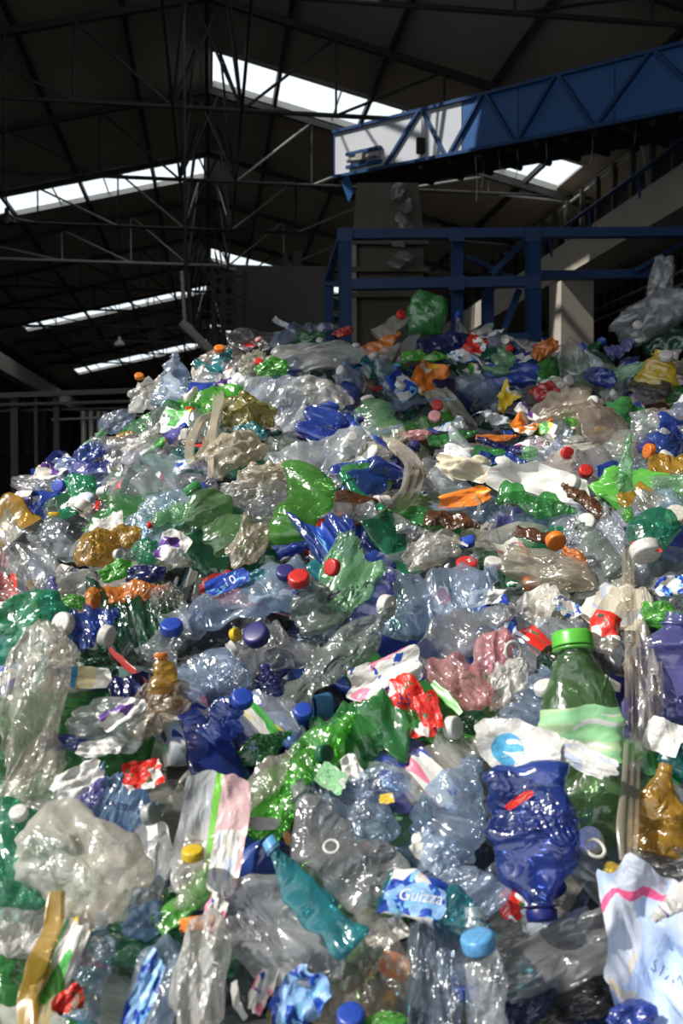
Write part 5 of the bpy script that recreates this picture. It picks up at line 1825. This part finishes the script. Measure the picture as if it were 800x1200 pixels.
def buffers(objs):
    """per cell: who is nearest, and who is nearest among the hand-placed things"""
    idx, dep, who = [], [], []
    for k, o in enumerate(objs):
        i, d = cells(o)
        u, inv = np.unique(i, return_inverse=True)
        m = np.full(len(u), 1e9)
        np.minimum.at(m, inv, d)
        idx.append(u); dep.append(m); who.append(np.full(len(u), k))
    return np.concatenate(idx), np.concatenate(dep), np.concatenate(who)


def nearest(idx, dep, who):
    o = np.lexsort((dep, idx))
    i, w, d = idx[o], who[o], dep[o]
    f = np.r_[True, i[1:] != i[:-1]]
    W_ = np.full(CW * CH_, -1)
    D_ = np.full(CW * CH_, 1e9)
    W_[i[f]], D_[i[f]] = w[f], d[f]
    return W_, D_


OBJS = [o for o, s in HEROES] + [r[0] for r in FILL]
nH = len(HEROES)
bi, bd, bw = buffers(OBJS)
hm = bw < nH
Wh, Dh = nearest(bi[hm], bd[hm], bw[hm])
Wa, Da = nearest(bi, bd, bw)
# loose things that would hide the ones placed by eye make way for them
cover, tot = np.zeros(len(OBJS)), np.zeros(len(OBJS))
for c in range(CW * CH_):
    if Wa[c] >= 0:
        tot[Wa[c]] += 1
        if Wa[c] >= nH and Wh[c] >= 0 and Dh[c] - Da[c] < .25:
            cover[Wa[c]] += 1
away = {k for k in range(nH, len(OBJS)) if cover[k] > .22 * tot[k]}
keep = np.array([w not in away for w in bw])
Wa, Da = nearest(bi[keep], bd[keep], bw[keep])
first, cen = {}, {}
for c in range(CW * CH_):
    if Wa[c] >= 0:
        nm = OBJS[Wa[c]].name
        first[nm] = first.get(nm, 0) + 1
        q = cen.setdefault(nm, [0, 0, 0])
        q[0] += (c % CW) * 5 + 2.5; q[1] += (c // CW) * 5.1 + 292.5; q[2] += 1


def words(s):
    return len(s.split())


dropped = 0
KEEP = []
for rec in FILL:
    nm = rec[0].name
    if first.get(nm, 0) >= 2 or (first.get(nm, 0) >= 1 and rec[2] in ('cap', 'wrapper')):
        KEEP.append(rec)
    else:
        for ch in list(rec[0].children):
            bpy.data.objects.remove(ch)
        bpy.data.objects.remove(rec[0])
        dropped += 1
for o, sh in list(HEROES):           # nothing of these shows
    if not first.get(o.name, 0) and o.parent is None and not any(c.name.split('.')[0] in ('cap', 'ring', 'lettering') for c in o.children):
        HEROES.remove((o, sh))
        for ch in list(o.children):
            bpy.data.objects.remove(ch)
        bpy.data.objects.remove(o)

# ------------------------------------------------------------------ a label that singles out each of the rest
LM = []
for o, s in HEROES:
    c = cen.get(o.name)
    if c and c[2] >= 2:
        LM.append((c[0] / c[2], c[1] / c[2], s))
used = {o['label'] for o, s in HEROES}


def rel(dx, dy):
    if abs(dx) > 1.3 * abs(dy):
        return 'right of' if dx > 0 else 'left of'
    return 'below' if dy > 0 else 'above'


for o, look, cat, group in KEEP:
    c = cen[o.name]
    x, y = c[0] / c[2], c[1] / c[2]
    near = sorted(LM, key=lambda m: (m[0] - x) ** 2 + (m[1] - y) ** 2)[:7]
    lab = None
    for pre in ('just ', 'a little '):
        for mx_, my_, s in near:
            t = ' '.join(('%s %s%s the %s' % (look, pre, rel(x - mx_, y - my_), s)).split())
            if words(t) <= 16 and t not in used:
                lab = t
                break
        if lab:
            break
    if not lab:
        lab = ' '.join(('%s between the %s and its neighbours' % (look, near[0][2])).split()[:16])
    used.add(lab)
    o['label'], o['category'], o['group'] = lab, cat, group
